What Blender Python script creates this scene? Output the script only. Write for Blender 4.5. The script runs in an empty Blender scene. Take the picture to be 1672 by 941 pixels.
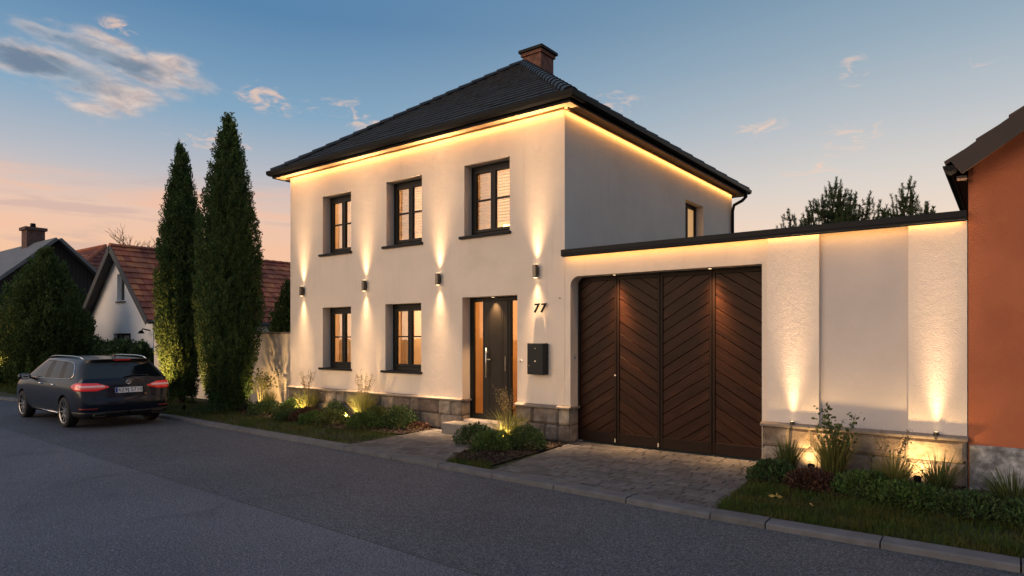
import bpy, bmesh, math, random
import numpy as np
from mathutils import Vector, Matrix, noise as mnoise
from mathutils.bvhtree import BVHTree
R = math.radians
rnd = random.Random(7)
scene = bpy.context.scene
C = scene.collection
ORG = {}

# ------------------------------------------------------------------ node helpers
class NT:
    def __init__(s, tree):
        s.t = tree; s.n = tree.nodes; s.l = tree.links
    def new(s, typ, **kw):
        n = s.n.new(typ)
        for k, v in kw.items(): setattr(n, k, v)
        return n
    def put(s, sock, v):
        if hasattr(v, 'default_value') or hasattr(v, 'is_linked'): s.l.new(v, sock)
        else:
            if isinstance(v, (tuple, list)) and len(v) == 3 and len(getattr(sock, 'default_value', (0,0,0))) == 4: v = (*v, 1)
            sock.default_value = v
    def m(s, op, a, b=None, c=None, clamp=False):
        n = s.new('ShaderNodeMath', operation=op, use_clamp=clamp)
        s.put(n.inputs[0], a)
        if b is not None: s.put(n.inputs[1], b)
        if c is not None: s.put(n.inputs[2], c)
        return n.outputs[0]
    def mix(s, f, a, b, blend='MIX'):
        n = s.new('ShaderNodeMix', data_type='RGBA', blend_type=blend)
        s.put(n.inputs[0], f); s.put(n.inputs[6], a); s.put(n.inputs[7], b)
        return n.outputs[2]
    def noise(s, vec, scale, detail=4, rough=.55, dist=0, out=0):
        n = s.new('ShaderNodeTexNoise')
        if vec is not None: s.l.new(vec, n.inputs['Vector'])
        n.inputs['Scale'].default_value = scale; n.inputs['Detail'].default_value = detail
        n.inputs['Roughness'].default_value = rough; n.inputs['Distortion'].default_value = dist
        return n.outputs[out]
    def ramp(s, fac, stops, interp='LINEAR'):
        n = s.new('ShaderNodeValToRGB'); cr = n.color_ramp; cr.interpolation = interp
        while len(cr.elements) > 1: cr.elements.remove(cr.elements[-1])
        cr.elements[0].position = stops[0][0]; cr.elements[0].color = (*stops[0][1], 1)
        for p, c in stops[1:]:
            e = cr.elements.new(p); e.color = (*c, 1)
        s.put(n.inputs[0], fac)
        return n.outputs[0]
    def mrange(s, v, a, b, c=0, d=1, smooth=True):
        n = s.new('ShaderNodeMapRange'); n.clamp = True
        if smooth: n.interpolation_type = 'SMOOTHSTEP'
        s.put(n.inputs[0], v)
        for i, x in zip((1, 2, 3, 4), (a, b, c, d)): s.put(n.inputs[i], x)
        return n.outputs[0]
def lin(r, g, b):
    f = lambda c: (c/255/12.92) if c/255 <= .04045 else ((c/255+.055)/1.055)**2.4
    return (f(r), f(g), f(b))

def newmat(name):
    m = bpy.data.materials.new(name); m.use_nodes = True
    nt = NT(m.node_tree); b = nt.n['Principled BSDF']
    return m, nt, b
def pm(name, col, rough=.7, var=.12, vscale=3, isl=0, bump=0, bscale=60, bdetail=4, metal=0, spec=.5, coat=0,
       tint=None, tscale=.6, trans=0, bump2=0, b2scale=8):
    m, nt, b = newmat(name)
    tc = nt.new('ShaderNodeTexCoord').outputs['Object']
    c = None
    nv = nt.noise(tc, vscale, 5, .6)
    k = nt.mrange(nv, .3, .7, 1-var, 1+var, smooth=False)
    base = tuple(col)
    if tint is not None:
        tn = nt.noise(tc, tscale, 4, .6)
        base = nt.mix(nt.mrange(tn, .38, .64), base, tint)
    hs = nt.new('ShaderNodeHueSaturation'); nt.put(hs.inputs['Color'], base); nt.put(hs.inputs['Value'], k)
    if isl:
        g = nt.new('ShaderNodeNewGeometry').outputs['Random Per Island']
        k2 = nt.m('MULTIPLY', k, nt.mrange(g, 0, 1, 1-isl, 1+isl, smooth=False)); nt.put(hs.inputs['Value'], k2)
        h = nt.mrange(g, 0, 1, .5-isl*.04, .5+isl*.04, smooth=False); nt.put(hs.inputs['Hue'], h)
    nt.l.new(hs.outputs[0], b.inputs['Base Color'])
    b.inputs['Roughness'].default_value = rough; b.inputs['Metallic'].default_value = metal
    b.inputs['Specular IOR Level'].default_value = spec; b.inputs['Coat Weight'].default_value = coat
    b.inputs['Coat Roughness'].default_value = .06
    nrm = None
    for st, sc, dt in ((bump, bscale, bdetail), (bump2, b2scale, 3)):
        if st:
            bn = nt.new('ShaderNodeBump'); bn.inputs['Strength'].default_value = 1; bn.inputs['Distance'].default_value = st
            nt.l.new(nt.noise(tc, sc, dt, .6), bn.inputs['Height'])
            if nrm is not None: nt.l.new(nrm, bn.inputs['Normal'])
            nrm = bn.outputs[0]
    if nrm is not None: nt.l.new(nrm, b.inputs['Normal'])
    if trans:
        out = nt.n['Material Output']; tr = nt.new('ShaderNodeBsdfTranslucent'); nt.l.new(hs.outputs[0], tr.inputs[0])
        mx = nt.new('ShaderNodeMixShader'); mx.inputs[0].default_value = trans
        nt.l.new(b.outputs[0], mx.inputs[1]); nt.l.new(tr.outputs[0], mx.inputs[2]); nt.l.new(mx.outputs[0], out.inputs[0])
    return m
def emis(name, col, st):
    m, nt, b = newmat(name)
    b.inputs['Base Color'].default_value = (*col, 1); b.inputs['Emission Color'].default_value = (*col, 1)
    b.inputs['Emission Strength'].default_value = st
    return m
def glassmat(name, tint=(1, 1, 1), k=1.0):
    m, nt, b = newmat(name); nt.n.remove(b)
    fr = nt.new('ShaderNodeFresnel'); fr.inputs[0].default_value = 1.5
    f = nt.m('MULTIPLY', fr.outputs[0], k, clamp=True)
    tr = nt.new('ShaderNodeBsdfTransparent'); tr.inputs[0].default_value = (*tint, 1)
    gl = nt.new('ShaderNodeBsdfGlossy'); gl.inputs['Roughness'].default_value = .02
    tc = nt.new('ShaderNodeTexCoord').outputs['Object']
    bn = nt.new('ShaderNodeBump'); bn.inputs['Distance'].default_value = .004; nt.l.new(nt.noise(tc, 2.2, 1), bn.inputs['Height'])
    nt.l.new(bn.outputs[0], gl.inputs['Normal'])
    mx = nt.new('ShaderNodeMixShader'); nt.l.new(f, mx.inputs[0]); nt.l.new(tr.outputs[0], mx.inputs[1]); nt.l.new(gl.outputs[0], mx.inputs[2])
    nt.l.new(mx.outputs[0], nt.n['Material Output'].inputs[0])
    return m

# ------------------------------------------------------------------ mesh helpers
class MB:
    def __init__(s): s.v = []; s.f = []; s.mi = []
    def add(s, vs, fs, mi=0):
        o = len(s.v); s.v += [tuple(v) for v in vs]; s.f += [tuple(i+o for i in f) for f in fs]; s.mi += [mi]*len(fs); return s
    def box(s, x0, x1, y0, y1, z0, z1, mi=0):
        return s.add([(x0,y0,z0),(x1,y0,z0),(x1,y1,z0),(x0,y1,z0),(x0,y0,z1),(x1,y0,z1),(x1,y1,z1),(x0,y1,z1)],
              [(0,3,2,1),(4,5,6,7),(0,1,5,4),(1,2,6,5),(2,3,7,6),(3,0,4,7)], mi)
    def poly(s, pts, mi=0): return s.add(pts, [tuple(range(len(pts)))], mi)
    def prism(s, pts, vec, mi=0):
        n = len(pts); v = Vector(vec); a = [Vector(p) for p in pts]; b = [p+v for p in a]
        return s.add(a+b, [tuple(range(n))[::-1], tuple(range(n, 2*n))]+[(i, (i+1) % n, n+(i+1) % n, n+i) for i in range(n)], mi)
    def tube(s, path, r, n=8, mi=0, cap=True):
        P = [Vector(p) for p in path]; rs = r if isinstance(r, (list, tuple)) else [r]*len(P)
        vs = []; fs = []; prev = None
        for i, p in enumerate(P):
            t = (P[min(i+1, len(P)-1)]-P[max(i-1, 0)]).normalized()
            if prev is None:
                a = t.cross(Vector((0, 0, 1)))
                if a.length < 1e-3: a = t.cross(Vector((1, 0, 0)))
            else: a = prev-t*prev.dot(t)
            a.normalize(); prev = a; b = t.cross(a)
            for k in range(n):
                w = 2*math.pi*k/n; vs.append(p+(a*math.cos(w)+b*math.sin(w))*rs[i])
        for i in range(len(P)-1):
            for k in range(n): fs.append((i*n+k, i*n+(k+1) % n, (i+1)*n+(k+1) % n, (i+1)*n+k))
        if cap: fs += [tuple(range(n))[::-1], tuple(range((len(P)-1)*n, len(P)*n))]
        return s.add(vs, fs, mi)
    def lathe(s, prof, n=24, mi=0, M=None):
        vs = []; fs = []
        for r, z in prof:
            for k in range(n):
                w = 2*math.pi*k/n; p = Vector((r*math.cos(w), r*math.sin(w), z)); vs.append(M @ p if M else p)
        for i in range(len(prof)-1):
            for k in range(n): fs.append((i*n+k, i*n+(k+1) % n, (i+1)*n+(k+1) % n, (i+1)*n+k))
        return s.add(vs, fs, mi)
    def xf(s, M): s.v = [tuple(M @ Vector(v)) for v in s.v]; return s

def tag(o, label=None, cat=None, group=None, kind=None):
    if label: o['label'] = label
    if cat: o['category'] = cat
    if group: o['group'] = group
    if kind: o['kind'] = kind
    return o
def thing(name, label, cat, loc=(0, 0, 0), rz=0, group=None, org=None):
    o = bpy.data.objects.new(name, None); C.objects.link(o); o.location = loc; o.rotation_euler = (0, 0, rz)
    o.empty_display_size = .2
    ORG[o] = Vector(loc) if org is None else Vector(org)
    return tag(o, label, cat, group)
def link(name, me, mat, parent=None, smooth=False):
    o = bpy.data.objects.new(name, me); C.objects.link(o)
    for m in (mat if isinstance(mat, (list, tuple)) else [mat]): me.materials.append(m)
    if smooth: me.polygons.foreach_set('use_smooth', [True]*len(me.polygons))
    if parent is not None: o.parent = parent; ORG[o] = ORG[parent]
    else: ORG[o] = Vector((0, 0, 0))
    return o
def part(name, mb, mat, parent=None, bevel=0, smooth=False, label=None, fix=True):
    me = bpy.data.meshes.new(name); g = ORG[parent] if parent is not None else Vector((0, 0, 0))
    me.from_pydata([tuple(Vector(v)-g) for v in mb.v], [], mb.f)
    o = link(name, me, mat, parent, smooth)
    if len(set(mb.mi)) > 1: me.polygons.foreach_set('material_index', mb.mi)
    if fix:
        bm = bmesh.new(); bm.from_mesh(me); bmesh.ops.recalc_face_normals(bm, faces=bm.faces); bm.to_mesh(me); bm.free()
    if bevel:
        b = o.modifiers.new('bevel', 'BEVEL'); b.width = bevel; b.segments = 2; b.limit_method = 'ANGLE'; b.angle_limit = R(40)
    if label: o['label'] = label
    return o
def npmesh(name, V, F, mat, parent=None, smooth=False):
    """V (n,3) array, F (m,k) array of quads or triangles"""
    me = bpy.data.meshes.new(name); g = np.array(ORG[parent]) if parent is not None else np.zeros(3)
    V = V-g; k = F.shape[1]
    me.vertices.add(len(V)); me.vertices.foreach_set('co', V.astype(np.float32).ravel())
    me.loops.add(F.size); me.loops.foreach_set('vertex_index', F.astype(np.int32).ravel())
    me.polygons.add(len(F)); me.polygons.foreach_set('loop_start', np.arange(0, F.size, k, dtype=np.int32))
    me.update(calc_edges=True); me.validate()
    return link(name, me, mat, parent, smooth)
def copy_tree(o, parent=None):
    c = o.copy(); C.objects.link(c)
    if parent is not None: c.parent = parent
    for ch in list(o.children): copy_tree(ch, c)
    return c
def lamp(name, kind, loc, energy, col, parent=None, aim=None, size=None, blend=1.0, radius=.02, **kw):
    L = bpy.data.lights.new(name, kind); L.energy = energy; L.color = col
    if kind == 'SPOT': L.spot_size = R(size); L.spot_blend = blend; L.shadow_soft_size = radius
    if kind == 'POINT': L.shadow_soft_size = radius
    if kind == 'AREA': L.shape = 'RECTANGLE'; L.size, L.size_y = size
    o = bpy.data.objects.new(name, L); C.objects.link(o)
    g = ORG[parent] if parent is not None else Vector((0, 0, 0))
    if parent is not None: o.parent = parent
    o.location = Vector(loc)-g
    if aim is not None: o.rotation_euler = Vector(aim).to_track_quat('-Z', 'Y').to_euler()
    return o

def beam_optics(o, deg, floor=.0, fall=None):
    """a reflector lamp: intensity falls off with the angle from the lamp's axis"""
    L = o.data; L.use_nodes = True; nt = NT(L.node_tree); em = nt.n['Emission']
    n = nt.new('ShaderNodeTexCoord').outputs['Normal']; sx = nt.new('ShaderNodeSeparateXYZ'); nt.l.new(n, sx.inputs[0])
    t2 = nt.m('MULTIPLY', nt.m('SUBTRACT', 1.0, nt.m('ABSOLUTE', sx.outputs[2])), -2/R(deg)**2)
    wide = nt.m('MULTIPLY', nt.m('POWER', 2.71828, nt.m('DIVIDE', t2, 6.0)), floor)
    st = nt.m('ADD', nt.m('POWER', 2.71828, t2), wide)
    if fall:
        lf = nt.new('ShaderNodeLightFalloff'); nt.l.new(st, lf.inputs['Strength']); st = nt.m('ADD', nt.m('MULTIPLY', lf.outputs['Linear'], 1-fall), nt.m('MULTIPLY', lf.outputs['Constant'], fall))
    nt.l.new(st, em.inputs['Strength'])
    return o

def clip(poly, a, b, c):      # keep a*x+b*y<=c
    out = []
    for i in range(len(poly)):
        p, q = poly[i], poly[(i+1) % len(poly)]
        dp, dq = a*p[0]+b*p[1]-c, a*q[0]+b*q[1]-c
        if dp <= 0: out.append(p)
        if dp*dq < 0:
            t = dp/(dp-dq); out.append((p[0]+(q[0]-p[0])*t, p[1]+(q[1]-p[1])*t))
    return out
def clip_convex(poly, shape):
    for i in range(len(shape)):
        p, q = shape[i], shape[(i+1) % len(shape)]
        a, b = q[1]-p[1], -(q[0]-p[0])
        poly = clip(poly, a, b, a*p[0]+b*p[1])
        if len(poly) < 3: return []
    return poly
def tiles(mb, o, u, v, shape, tw, th, thick, rg, stagger=True, jit=.003, mi=0):
    """lay tiles on the plane o + a*u + b*v inside the convex counter-clockwise shape (a, b)"""
    o, u, v = Vector(o), Vector(u).normalized(), Vector(v).normalized(); n = u.cross(v)
    a0, a1 = min(p[0] for p in shape), max(p[0] for p in shape); b0, b1 = min(p[1] for p in shape), max(p[1] for p in shape)
    r = 0; b = b0
    while b < b1:
        a = a0-(tw/2 if (stagger and r % 2) else 0)
        while a < a1:
            g = .004
            p = clip_convex([(a+g, b), (a+tw-g, b), (a+tw-g, b+th*1.02), (a+g, b+th*1.02)], shape)
            if len(p) >= 3:
                j = rg.uniform(-jit, jit)
                top = [o+u*q[0]+v*q[1]+n*(thick*(1-.85*(q[1]-b)/th)+.012+j) for q in p]
                bot = [o+u*q[0]+v*q[1]+n*.001 for q in p]
                k = len(p)
                mb.add(top+bot, [tuple(range(k))]+[(i, k+i, k+(i+1) % k, (i+1) % k) for i in range(k)], mi)
            a += tw
        b += th; r += 1
def stones(mb, o, u, v, n, W, H, rows, rg, depth=.05, wmin=.24, wmax=.68, gap=.016):
    """rock-faced ashlar blocks over W x H; the faces bulge out along n"""
    o, u, v, n = Vector(o), Vector(u), Vector(v), Vector(n)
    z = 0
    for r, hh in enumerate(rows):
        x = 0
        while x < W-.01:
            w = rg.uniform(wmin, wmax)
            if W-x-w < wmin*.6: w = W-x
            x0, x1, z0, z1 = x+gap/2, x+w-gap/2, z+gap/2, z+hh-gap/2
            nx, nz = max(3, int((x1-x0)/.03)), max(3, int((z1-z0)/.03)); seed = rg.uniform(0, 99); dd = rg.uniform(.55, 1.15)
            vs = []
            for j in range(nz+1):
                for i in range(nx+1):
                    a, b = i/nx, j/nz; e = min(a*(x1-x0), (1-a)*(x1-x0), b*(z1-z0), (1-b)*(z1-z0))
                    nn = mnoise.noise(Vector((a*w*5+seed, b*hh*6, seed)))*.7+mnoise.noise(Vector((a*w*14+seed, b*hh*14, seed)))*.35
                    d = depth*dd*(min(1, e/.012)**.5)*(.66+.55*nn) if e > 1e-6 else 0
                    jx = .0*mnoise.noise(Vector((b*7, seed, a))) if i in (0, nx) else 0
                    vs.append(o+u*(x0+(x1-x0)*a+jx)+v*(z0+(z1-z0)*b)+n*d)
            m = nx+1
            fs = [(j*m+i, j*m+i+1, (j+1)*m+i+1, (j+1)*m+i) for j in range(nz) for i in range(nx)]
            mb.add(vs, fs); x += w
        z += hh
def wall_holes(mb, x0, x1, z0, z1, y0, y1, holes, P=lambda x, y, z: (x, y, z)):
    xs = sorted({x0, x1, *[h[0] for h in holes], *[h[1] for h in holes]}); zs = sorted({z0, z1, *[h[2] for h in holes], *[h[3] for h in holes]})
    inh = lambda a, b: any(h[0] < a < h[1] and h[2] < b < h[3] for h in holes)
    idx = {}
    def vid(i, k, j):
        key = (i, k, j)
        if key not in idx:
            idx[key] = len(mb.v); mb.v.append(P(xs[i], (y0, y1)[k], zs[j]))
        return idx[key]
    solid = lambda i, j: 0 <= i < len(xs)-1 and 0 <= j < len(zs)-1 and not inh((xs[i]+xs[i+1])/2, (zs[j]+zs[j+1])/2)
    def q(*k): mb.f.append(tuple(vid(*a) for a in k)); mb.mi.append(0)
    for i in range(len(xs)-1):
        for j in range(len(zs)-1):
            if not solid(i, j): continue
            q((i,0,j),(i+1,0,j),(i+1,0,j+1),(i,0,j+1)); q((i,1,j),(i,1,j+1),(i+1,1,j+1),(i+1,1,j))
            if not solid(i-1, j): q((i,0,j),(i,0,j+1),(i,1,j+1),(i,1,j))
            if not solid(i+1, j): q((i+1,0,j),(i+1,1,j),(i+1,1,j+1),(i+1,0,j+1))
            if not solid(i, j-1): q((i,0,j),(i,1,j),(i+1,1,j),(i+1,0,j))
            if not solid(i, j+1): q((i,0,j+1),(i+1,0,j+1),(i+1,1,j+1),(i,1,j+1))
def text_mesh(body, size, extrude, shear=0, bevel=0):
    cu = bpy.data.curves.new('t', 'FONT'); cu.body = body; cu.size = size; cu.extrude = extrude; cu.shear = shear; cu.bevel_depth = bevel
    cu.align_x = 'CENTER'; cu.align_y = 'CENTER'
    o = bpy.data.objects.new('t', cu); C.objects.link(o)
    me = bpy.data.meshes.new_from_object(o.evaluated_get(bpy.context.evaluated_depsgraph_get()))
    bpy.data.objects.remove(o); bpy.data.curves.remove(cu)
    return me
def text_part(name, body, size, ext, M, mat, parent, shear=0, bevel=0):
    me = text_mesh(body, size, ext, shear, bevel); g = ORG[parent]
    me.transform(Matrix.Translation(-g) @ M); me.name = name
    return link(name, me, mat, parent)

# ------------------------------------------------------------------ foliage helpers
def leaves(P, D, size, rg, wid=.45, sj=.4, flat=0):
    """diamond leaves at P (n,3) along D (n,3)"""
    n = len(P); D = D/np.linalg.norm(D, axis=1, keepdims=True)
    r = rg.normal(size=(n, 3)); W = np.cross(D, r); W /= np.linalg.norm(W, axis=1, keepdims=True)+1e-9
    s = size*(1+sj*rg.uniform(-1, 1, (n, 1))); nn = np.cross(D, W)
    V = np.stack([P, P+D*s*.5+W*s*wid*.5+nn*s*.06, P+D*s, P+D*s*.5-W*s*wid*.5+nn*s*.06], 1).reshape(-1, 3)
    return V, np.arange(4*n).reshape(-1, 4)
def blades(P, D, H, width, bend, rg):
    """bent grass blades: base P, lean dir D (n,3 horizontal), height H (n,), two quads and a tip quad"""
    n = len(P); H = np.asarray(H).reshape(-1, 1); side = np.stack([-D[:, 1], D[:, 0], np.zeros(n)], 1)
    jit = rg.normal(size=(n, 3))*.5; jit[:, 2] = 0; side = side+jit; side /= np.linalg.norm(side, axis=1, keepdims=True)
    up = np.array([[0, 0, 1.]]); rows = []
    b = np.asarray(bend).reshape(-1, 1)
    for t, w in ((0, 1), (.4, .85), (.75, .55), (1, .08)):
        c = P+up*H*(t-.35*b*t*t)+D*H*b*(t**1.8); rows.append(c-side*width*w/2); rows.append(c+side*width*w/2)
    V = np.stack(rows, 1).reshape(-1, 3); k = np.arange(n)[:, None]*8
    F = np.concatenate([k+np.array([[0, 1, 3, 2]]), k+np.array([[2, 3, 5, 4]]), k+np.array([[4, 5, 7, 6]])], 0)
    return V, F
def unit(rg, n):
    v = rg.normal(size=(n, 3)); return v/np.linalg.norm(v, axis=1, keepdims=True)
def merge(*VF):
    V = []; F = []; o = 0
    for v, f in VF: V.append(v); F.append(f+o); o += len(v)
    return np.concatenate(V), np.concatenate(F)

# ------------------------------------------------------------------ materials
WARM = (1.0, .58, .25); WARM2 = (1.0, .62, .32)
M = {}
M['stucco'] = pm('cream_stucco', (.77, .67, .565), .92, .05, 1.2, bump=.0022, bscale=140, bump2=.003, b2scale=14, spec=.2, tint=(.74, .645, .55), tscale=.7)
M['panel'] = pm('grey_cream_render', (.58, .535, .515), .93, .05, 1.5, bump=.003, bscale=75, bump2=.003, b2scale=12, spec=.2)
def weather(m, amt):
    nt = NT(m.node_tree); b = nt.n['Principled BSDF']; src = b.inputs['Base Color'].links[0].from_socket
    tc = nt.new('ShaderNodeTexCoord').outputs['Object']; mp = nt.new('ShaderNodeMapping'); mp.inputs['Scale'].default_value = (5, 5, .35); nt.l.new(tc, mp.inputs[0])
    st = nt.mrange(nt.noise(mp.outputs[0], 1.6, 5, .6), .55, .78); pt = nt.mrange(nt.noise(tc, 1.1, 4, .65, .6), .52, .75)
    f = nt.m('MULTIPLY', nt.m('ADD', nt.m('MULTIPLY', st, .6), nt.m('MULTIPLY', pt, .5)), amt, clamp=True)
    nt.l.new(nt.mix(f, src, (.42, .37, .32)), b.inputs['Base Color'])
weather(M['stucco'], .30)
M['stucco_rough'] = pm('coarse_cream_stucco', (.74, .66, .59), .93, .05, 1.5, bump=.006, bscale=75, bump2=.004, b2scale=12, spec=.2)
M['stone'] = pm('plinth_stone', (.20, .155, .118), .9, .34, 9, isl=.36, bump=.006, bscale=38, bdetail=7, spec=.2, tint=(.26, .225, .19), tscale=3, bump2=.01, b2scale=11)
M['mortar'] = pm('mortar', (.075, .065, .055), .95, .2, 20, bump=.002, bscale=90)
M['ledge'] = pm('ledge_stone', (.20, .17, .145), .85, .15, 12, bump=.001, bscale=80)
M['roof'] = pm('slate_tile', (.020, .023, .028), .55, .2, 3, isl=.35, bump=.0012, bscale=40, spec=.45)
M['dark_metal'] = pm('anthracite_metal', (.014, .015, .017), .5, .1, 4, spec=.12)
M['gutter'] = pm('black_gutter', (.006, .0065, .008), .4, .1, 4, spec=.08)
M['soffit'] = pm('soffit_board', (.42, .28, .15), .7, .15, 5, bump=.001, bscale=30)
M['frame'] = pm('window_frame_paint', (.012, .012, .012), .45, .08, 6, spec=.2)
M['door'] = pm('dark_door_paint', (.016, .013, .011), .45, .15, 5, bump=.0005, bscale=60, spec=.2)
M['steel'] = pm('brushed_steel', (.55, .53, .5), .3, .1, 20, metal=1)
M['bronze'] = pm('lamp_metal', (.10, .09, .08), .35, .1, 20, metal=.8)
M['brick'] = None
M['glass'] = glassmat('window_glass', (1, 1, 1), 3.0)
M['sideglass'] = glassmat('amber_sidelight_glass', (.78, .58, .36), 1.2)
M['room'] = pm('room_wall', (.74, .60, .44), .9, .1, 1)
M['roomfloor'] = pm('room_floor', (.25, .15, .08), .6, .2, 4)
M['curtain'] = pm('curtain_cloth', (.78, .66, .5), .9, .06, 6, trans=.45)
M['blind'] = pm('blind_slat', (.8, .72, .62), .6, .05, 3, trans=.3)
M['bark'] = pm('bark', (.075, .055, .04), .95, .3, 14, bump=.01, bscale=25)
M['soil'] = pm('bark_mulch', (.035, .022, .015), .95, .45, 45, bump=.02, bscale=45)
M['orange'] = pm('terracotta_stucco', (.43, .145, .072), .9, .09, 1.6, bump=.006, bscale=55, bump2=.004, b2scale=9, spec=.2, tint=(.38, .128, .066), tscale=1.0)
M['marble'] = pm('grey_rough_stone', (.12, .125, .135), .8, .35, 9, bump=.035, bscale=7, bdetail=8, tint=(.40, .41, .43), tscale=5)
M['brown_wood'] = pm('brown_barge_board', (.026, .013, .010), .6, .2, 6, bump=.001, bscale=30)
M['red_tile'] = pm('red_clay_tile', (.40, .11, .05), .8, .22, 2, isl=.3, bump=.002, bscale=30, tint=(.26, .075, .04), tscale=.8)
M['white_wall'] = pm('white_render', (.88, .87, .87), .93, .06, .8, bump=.003, bscale=30)
M['grey_trim'] = pm('grey_board', (.05, .055, .065), .7, .12, 4)
M['white_frame'] = pm('white_window_frame', (.6, .58, .56), .5, .05, 4)
M['dark_glass'] = pm('dark_pane', (.012, .013, .016), .06, 0, 1, spec=.6)
M['chrome'] = pm('chrome', (.75, .76, .78), .16, .05, 5, metal=1)
M['lit_pane'] = emis('lit_window', (1, .55, .22), .45)
M['lens'] = emis('lamp_lens', (1, .72, .38), 5)
M['led'] = emis('led_tape', (1, .62, .24), 5)

def barn_wood():
    m, nt, b = newmat('dark_barn_boards')
    tc = nt.new('ShaderNodeTexCoord').outputs['Object']
    w = nt.new('ShaderNodeTexWave', wave_type='BANDS', bands_direction='Y'); nt.l.new(tc, w.inputs[0]); w.inputs['Scale'].default_value = 1.6; w.inputs['Distortion'].default_value = .3
    mp = nt.new('ShaderNodeMapping'); mp.inputs['Scale'].default_value = (1, 6, .4); nt.l.new(tc, mp.inputs[0])
    col = nt.mix(nt.noise(mp.outputs[0], 3), (.014, .012, .012), (.03, .026, .025))
    col = nt.mix(nt.mrange(w.outputs[1], 0, .12), (.004, .004, .004), col)
    nt.l.new(col, b.inputs['Base Color']); b.inputs['Roughness'].default_value = .85
    return m
M['barn'] = barn_wood()
def brick_mat(name, c1, c2, cm, bw=.22, bh=.072):
    m, nt, b = newmat(name)
    tc = nt.new('ShaderNodeTexCoord').outputs['Object']
    sx = nt.new('ShaderNodeSeparateXYZ'); nt.l.new(tc, sx.inputs[0])
    cb = nt.new('ShaderNodeCombineXYZ'); nt.l.new(nt.m('ADD', sx.outputs[0], sx.outputs[1]), cb.inputs[0]); nt.l.new(sx.outputs[2], cb.inputs[1])
    br = nt.new('ShaderNodeTexBrick'); nt.l.new(cb.outputs[0], br.inputs[0]); br.inputs['Scale'].default_value = 1
    br.inputs['Brick Width'].default_value = bw; br.inputs['Row Height'].default_value = bh; br.inputs['Mortar Size'].default_value = .006
    for k, c in (('Color1', c1), ('Color2', c2), ('Mortar', cm)): br.inputs[k].default_value = (*c, 1)
    col = nt.mix(nt.mrange(nt.noise(tc, 7), .3, .7), br.outputs[0], (.6, .6, .6), 'MULTIPLY')
    nt.l.new(col, b.inputs['Base Color']); b.inputs['Roughness'].default_value = .9
    bn = nt.new('ShaderNodeBump'); bn.inputs['Distance'].default_value = .006; bn.invert = True
    nt.l.new(br.outputs[1], bn.inputs['Height']); nt.l.new(bn.outputs[0], b.inputs['Normal'])
    return m
M['brick'] = brick_mat('chimney_brick', (.27, .10, .06), (.19, .075, .05), (.20, .17, .15))
M['brick_dim'] = brick_mat('old_brick', (.18, .09, .07), (.14, .075, .06), (.17, .14, .13))
def asphalt(name, a, b_, sc=1):
    m, nt, b = newmat(name)
    tc = nt.new('ShaderNodeTexCoord').outputs['Object']
    big = nt.mrange(nt.noise(tc, .45, 5, .6), .3, .7)
    col = nt.mix(big, a, b_)
    n1 = nt.noise(tc, 62, 3, .75); n2 = nt.noise(tc, 34, 4, .7)
    col = nt.mix(nt.mrange(n1, .35, .70), nt.mix(1.0, col, (.36, .36, .38), 'MULTIPLY'), nt.mix(1.0, col, (1.75, 1.75, 1.78), 'MULTIPLY'))
    vo = nt.new('ShaderNodeTexVoronoi'); nt.l.new(tc, vo.inputs[0]); vo.inputs['Scale'].default_value = 70
    spk = nt.m('GREATER_THAN', nt.new('ShaderNodeSeparateColor').outputs[0], .9)
    sc_ = spk.node.inputs[0].links[0].from_node; nt.l.new(vo.outputs['Color'], sc_.inputs[0])
    spk2 = nt.m('MULTIPLY', spk, nt.m('LESS_THAN', vo.outputs[0], .42))
    col = nt.mix(nt.m('MULTIPLY', spk2, .75), col, (.30, .30, .31))
    stain = nt.mrange(nt.noise(tc, 1.3, 3, .5, 1.0), .55, .75, 1, .82)
    hs = nt.new('ShaderNodeHueSaturation'); nt.put(hs.inputs['Color'], col); nt.put(hs.inputs['Value'], stain)
    nt.l.new(hs.outputs[0], b.inputs['Base Color'])
    nt.l.new(nt.mrange(n2, .3, .7, .62, .9), b.inputs['Roughness']); b.inputs['Specular IOR Level'].default_value = .35
    bn = nt.new('ShaderNodeBump'); bn.inputs['Distance'].default_value = .007
    nt.l.new(nt.m('ADD', n1, nt.m('MULTIPLY', vo.outputs[0], -.6)), bn.inputs['Height']); nt.l.new(bn.outputs[0], b.inputs['Normal'])
    return m
M['asphalt'] = asphalt('asphalt', (.066, .072, .086), (.086, .093, .109))
M['asphalt_old'] = asphalt('asphalt_worn', (.088, .096, .117), (.115, .124, .148))
M['paver'] = pm('paving_stone', (.098, .095, .098), .82, .22, 10, isl=.26, bump=.002, bscale=70, bdetail=5, spec=.3)
M['joint'] = pm('joint_sand', (.035, .03, .027), .95, .2, 30)
M['kerb'] = pm('kerb_concrete', (.090, .095, .106), .85, .22, 6, isl=.15, bump=.002, bscale=90, bdetail=5)
M['stepstone'] = pm('step_granite', (.16, .15, .14), .75, .2, 25, bump=.001, bscale=90)
M['ground'] = pm('meadow_ground', (.035, .045, .018), .95, .3, .5, bump=.02, bscale=6)
M['lawn'] = pm('lawn_soil', (.026, .034, .010), .95, .35, 6, bump=.02, bscale=30)
M['grass'] = pm('grass_blade', (.050, .082, .016), .75, .3, 2.2, isl=.4, trans=.3, spec=.2, tint=(.085, .085, .022), tscale=2.4)
M['cypress'] = pm('cypress_leaf', (.062, .105, .036), .8, .3, 3, isl=.5, trans=.15, spec=.15)
M['thuja'] = pm('thuja_leaf', (.075, .108, .034), .8, .3, 3, isl=.5, trans=.15, spec=.15)
M['hedge'] = pm('hedge_leaf', (.04, .07, .024), .75, .3, 3, isl=.5, trans=.15, spec=.2)
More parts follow.
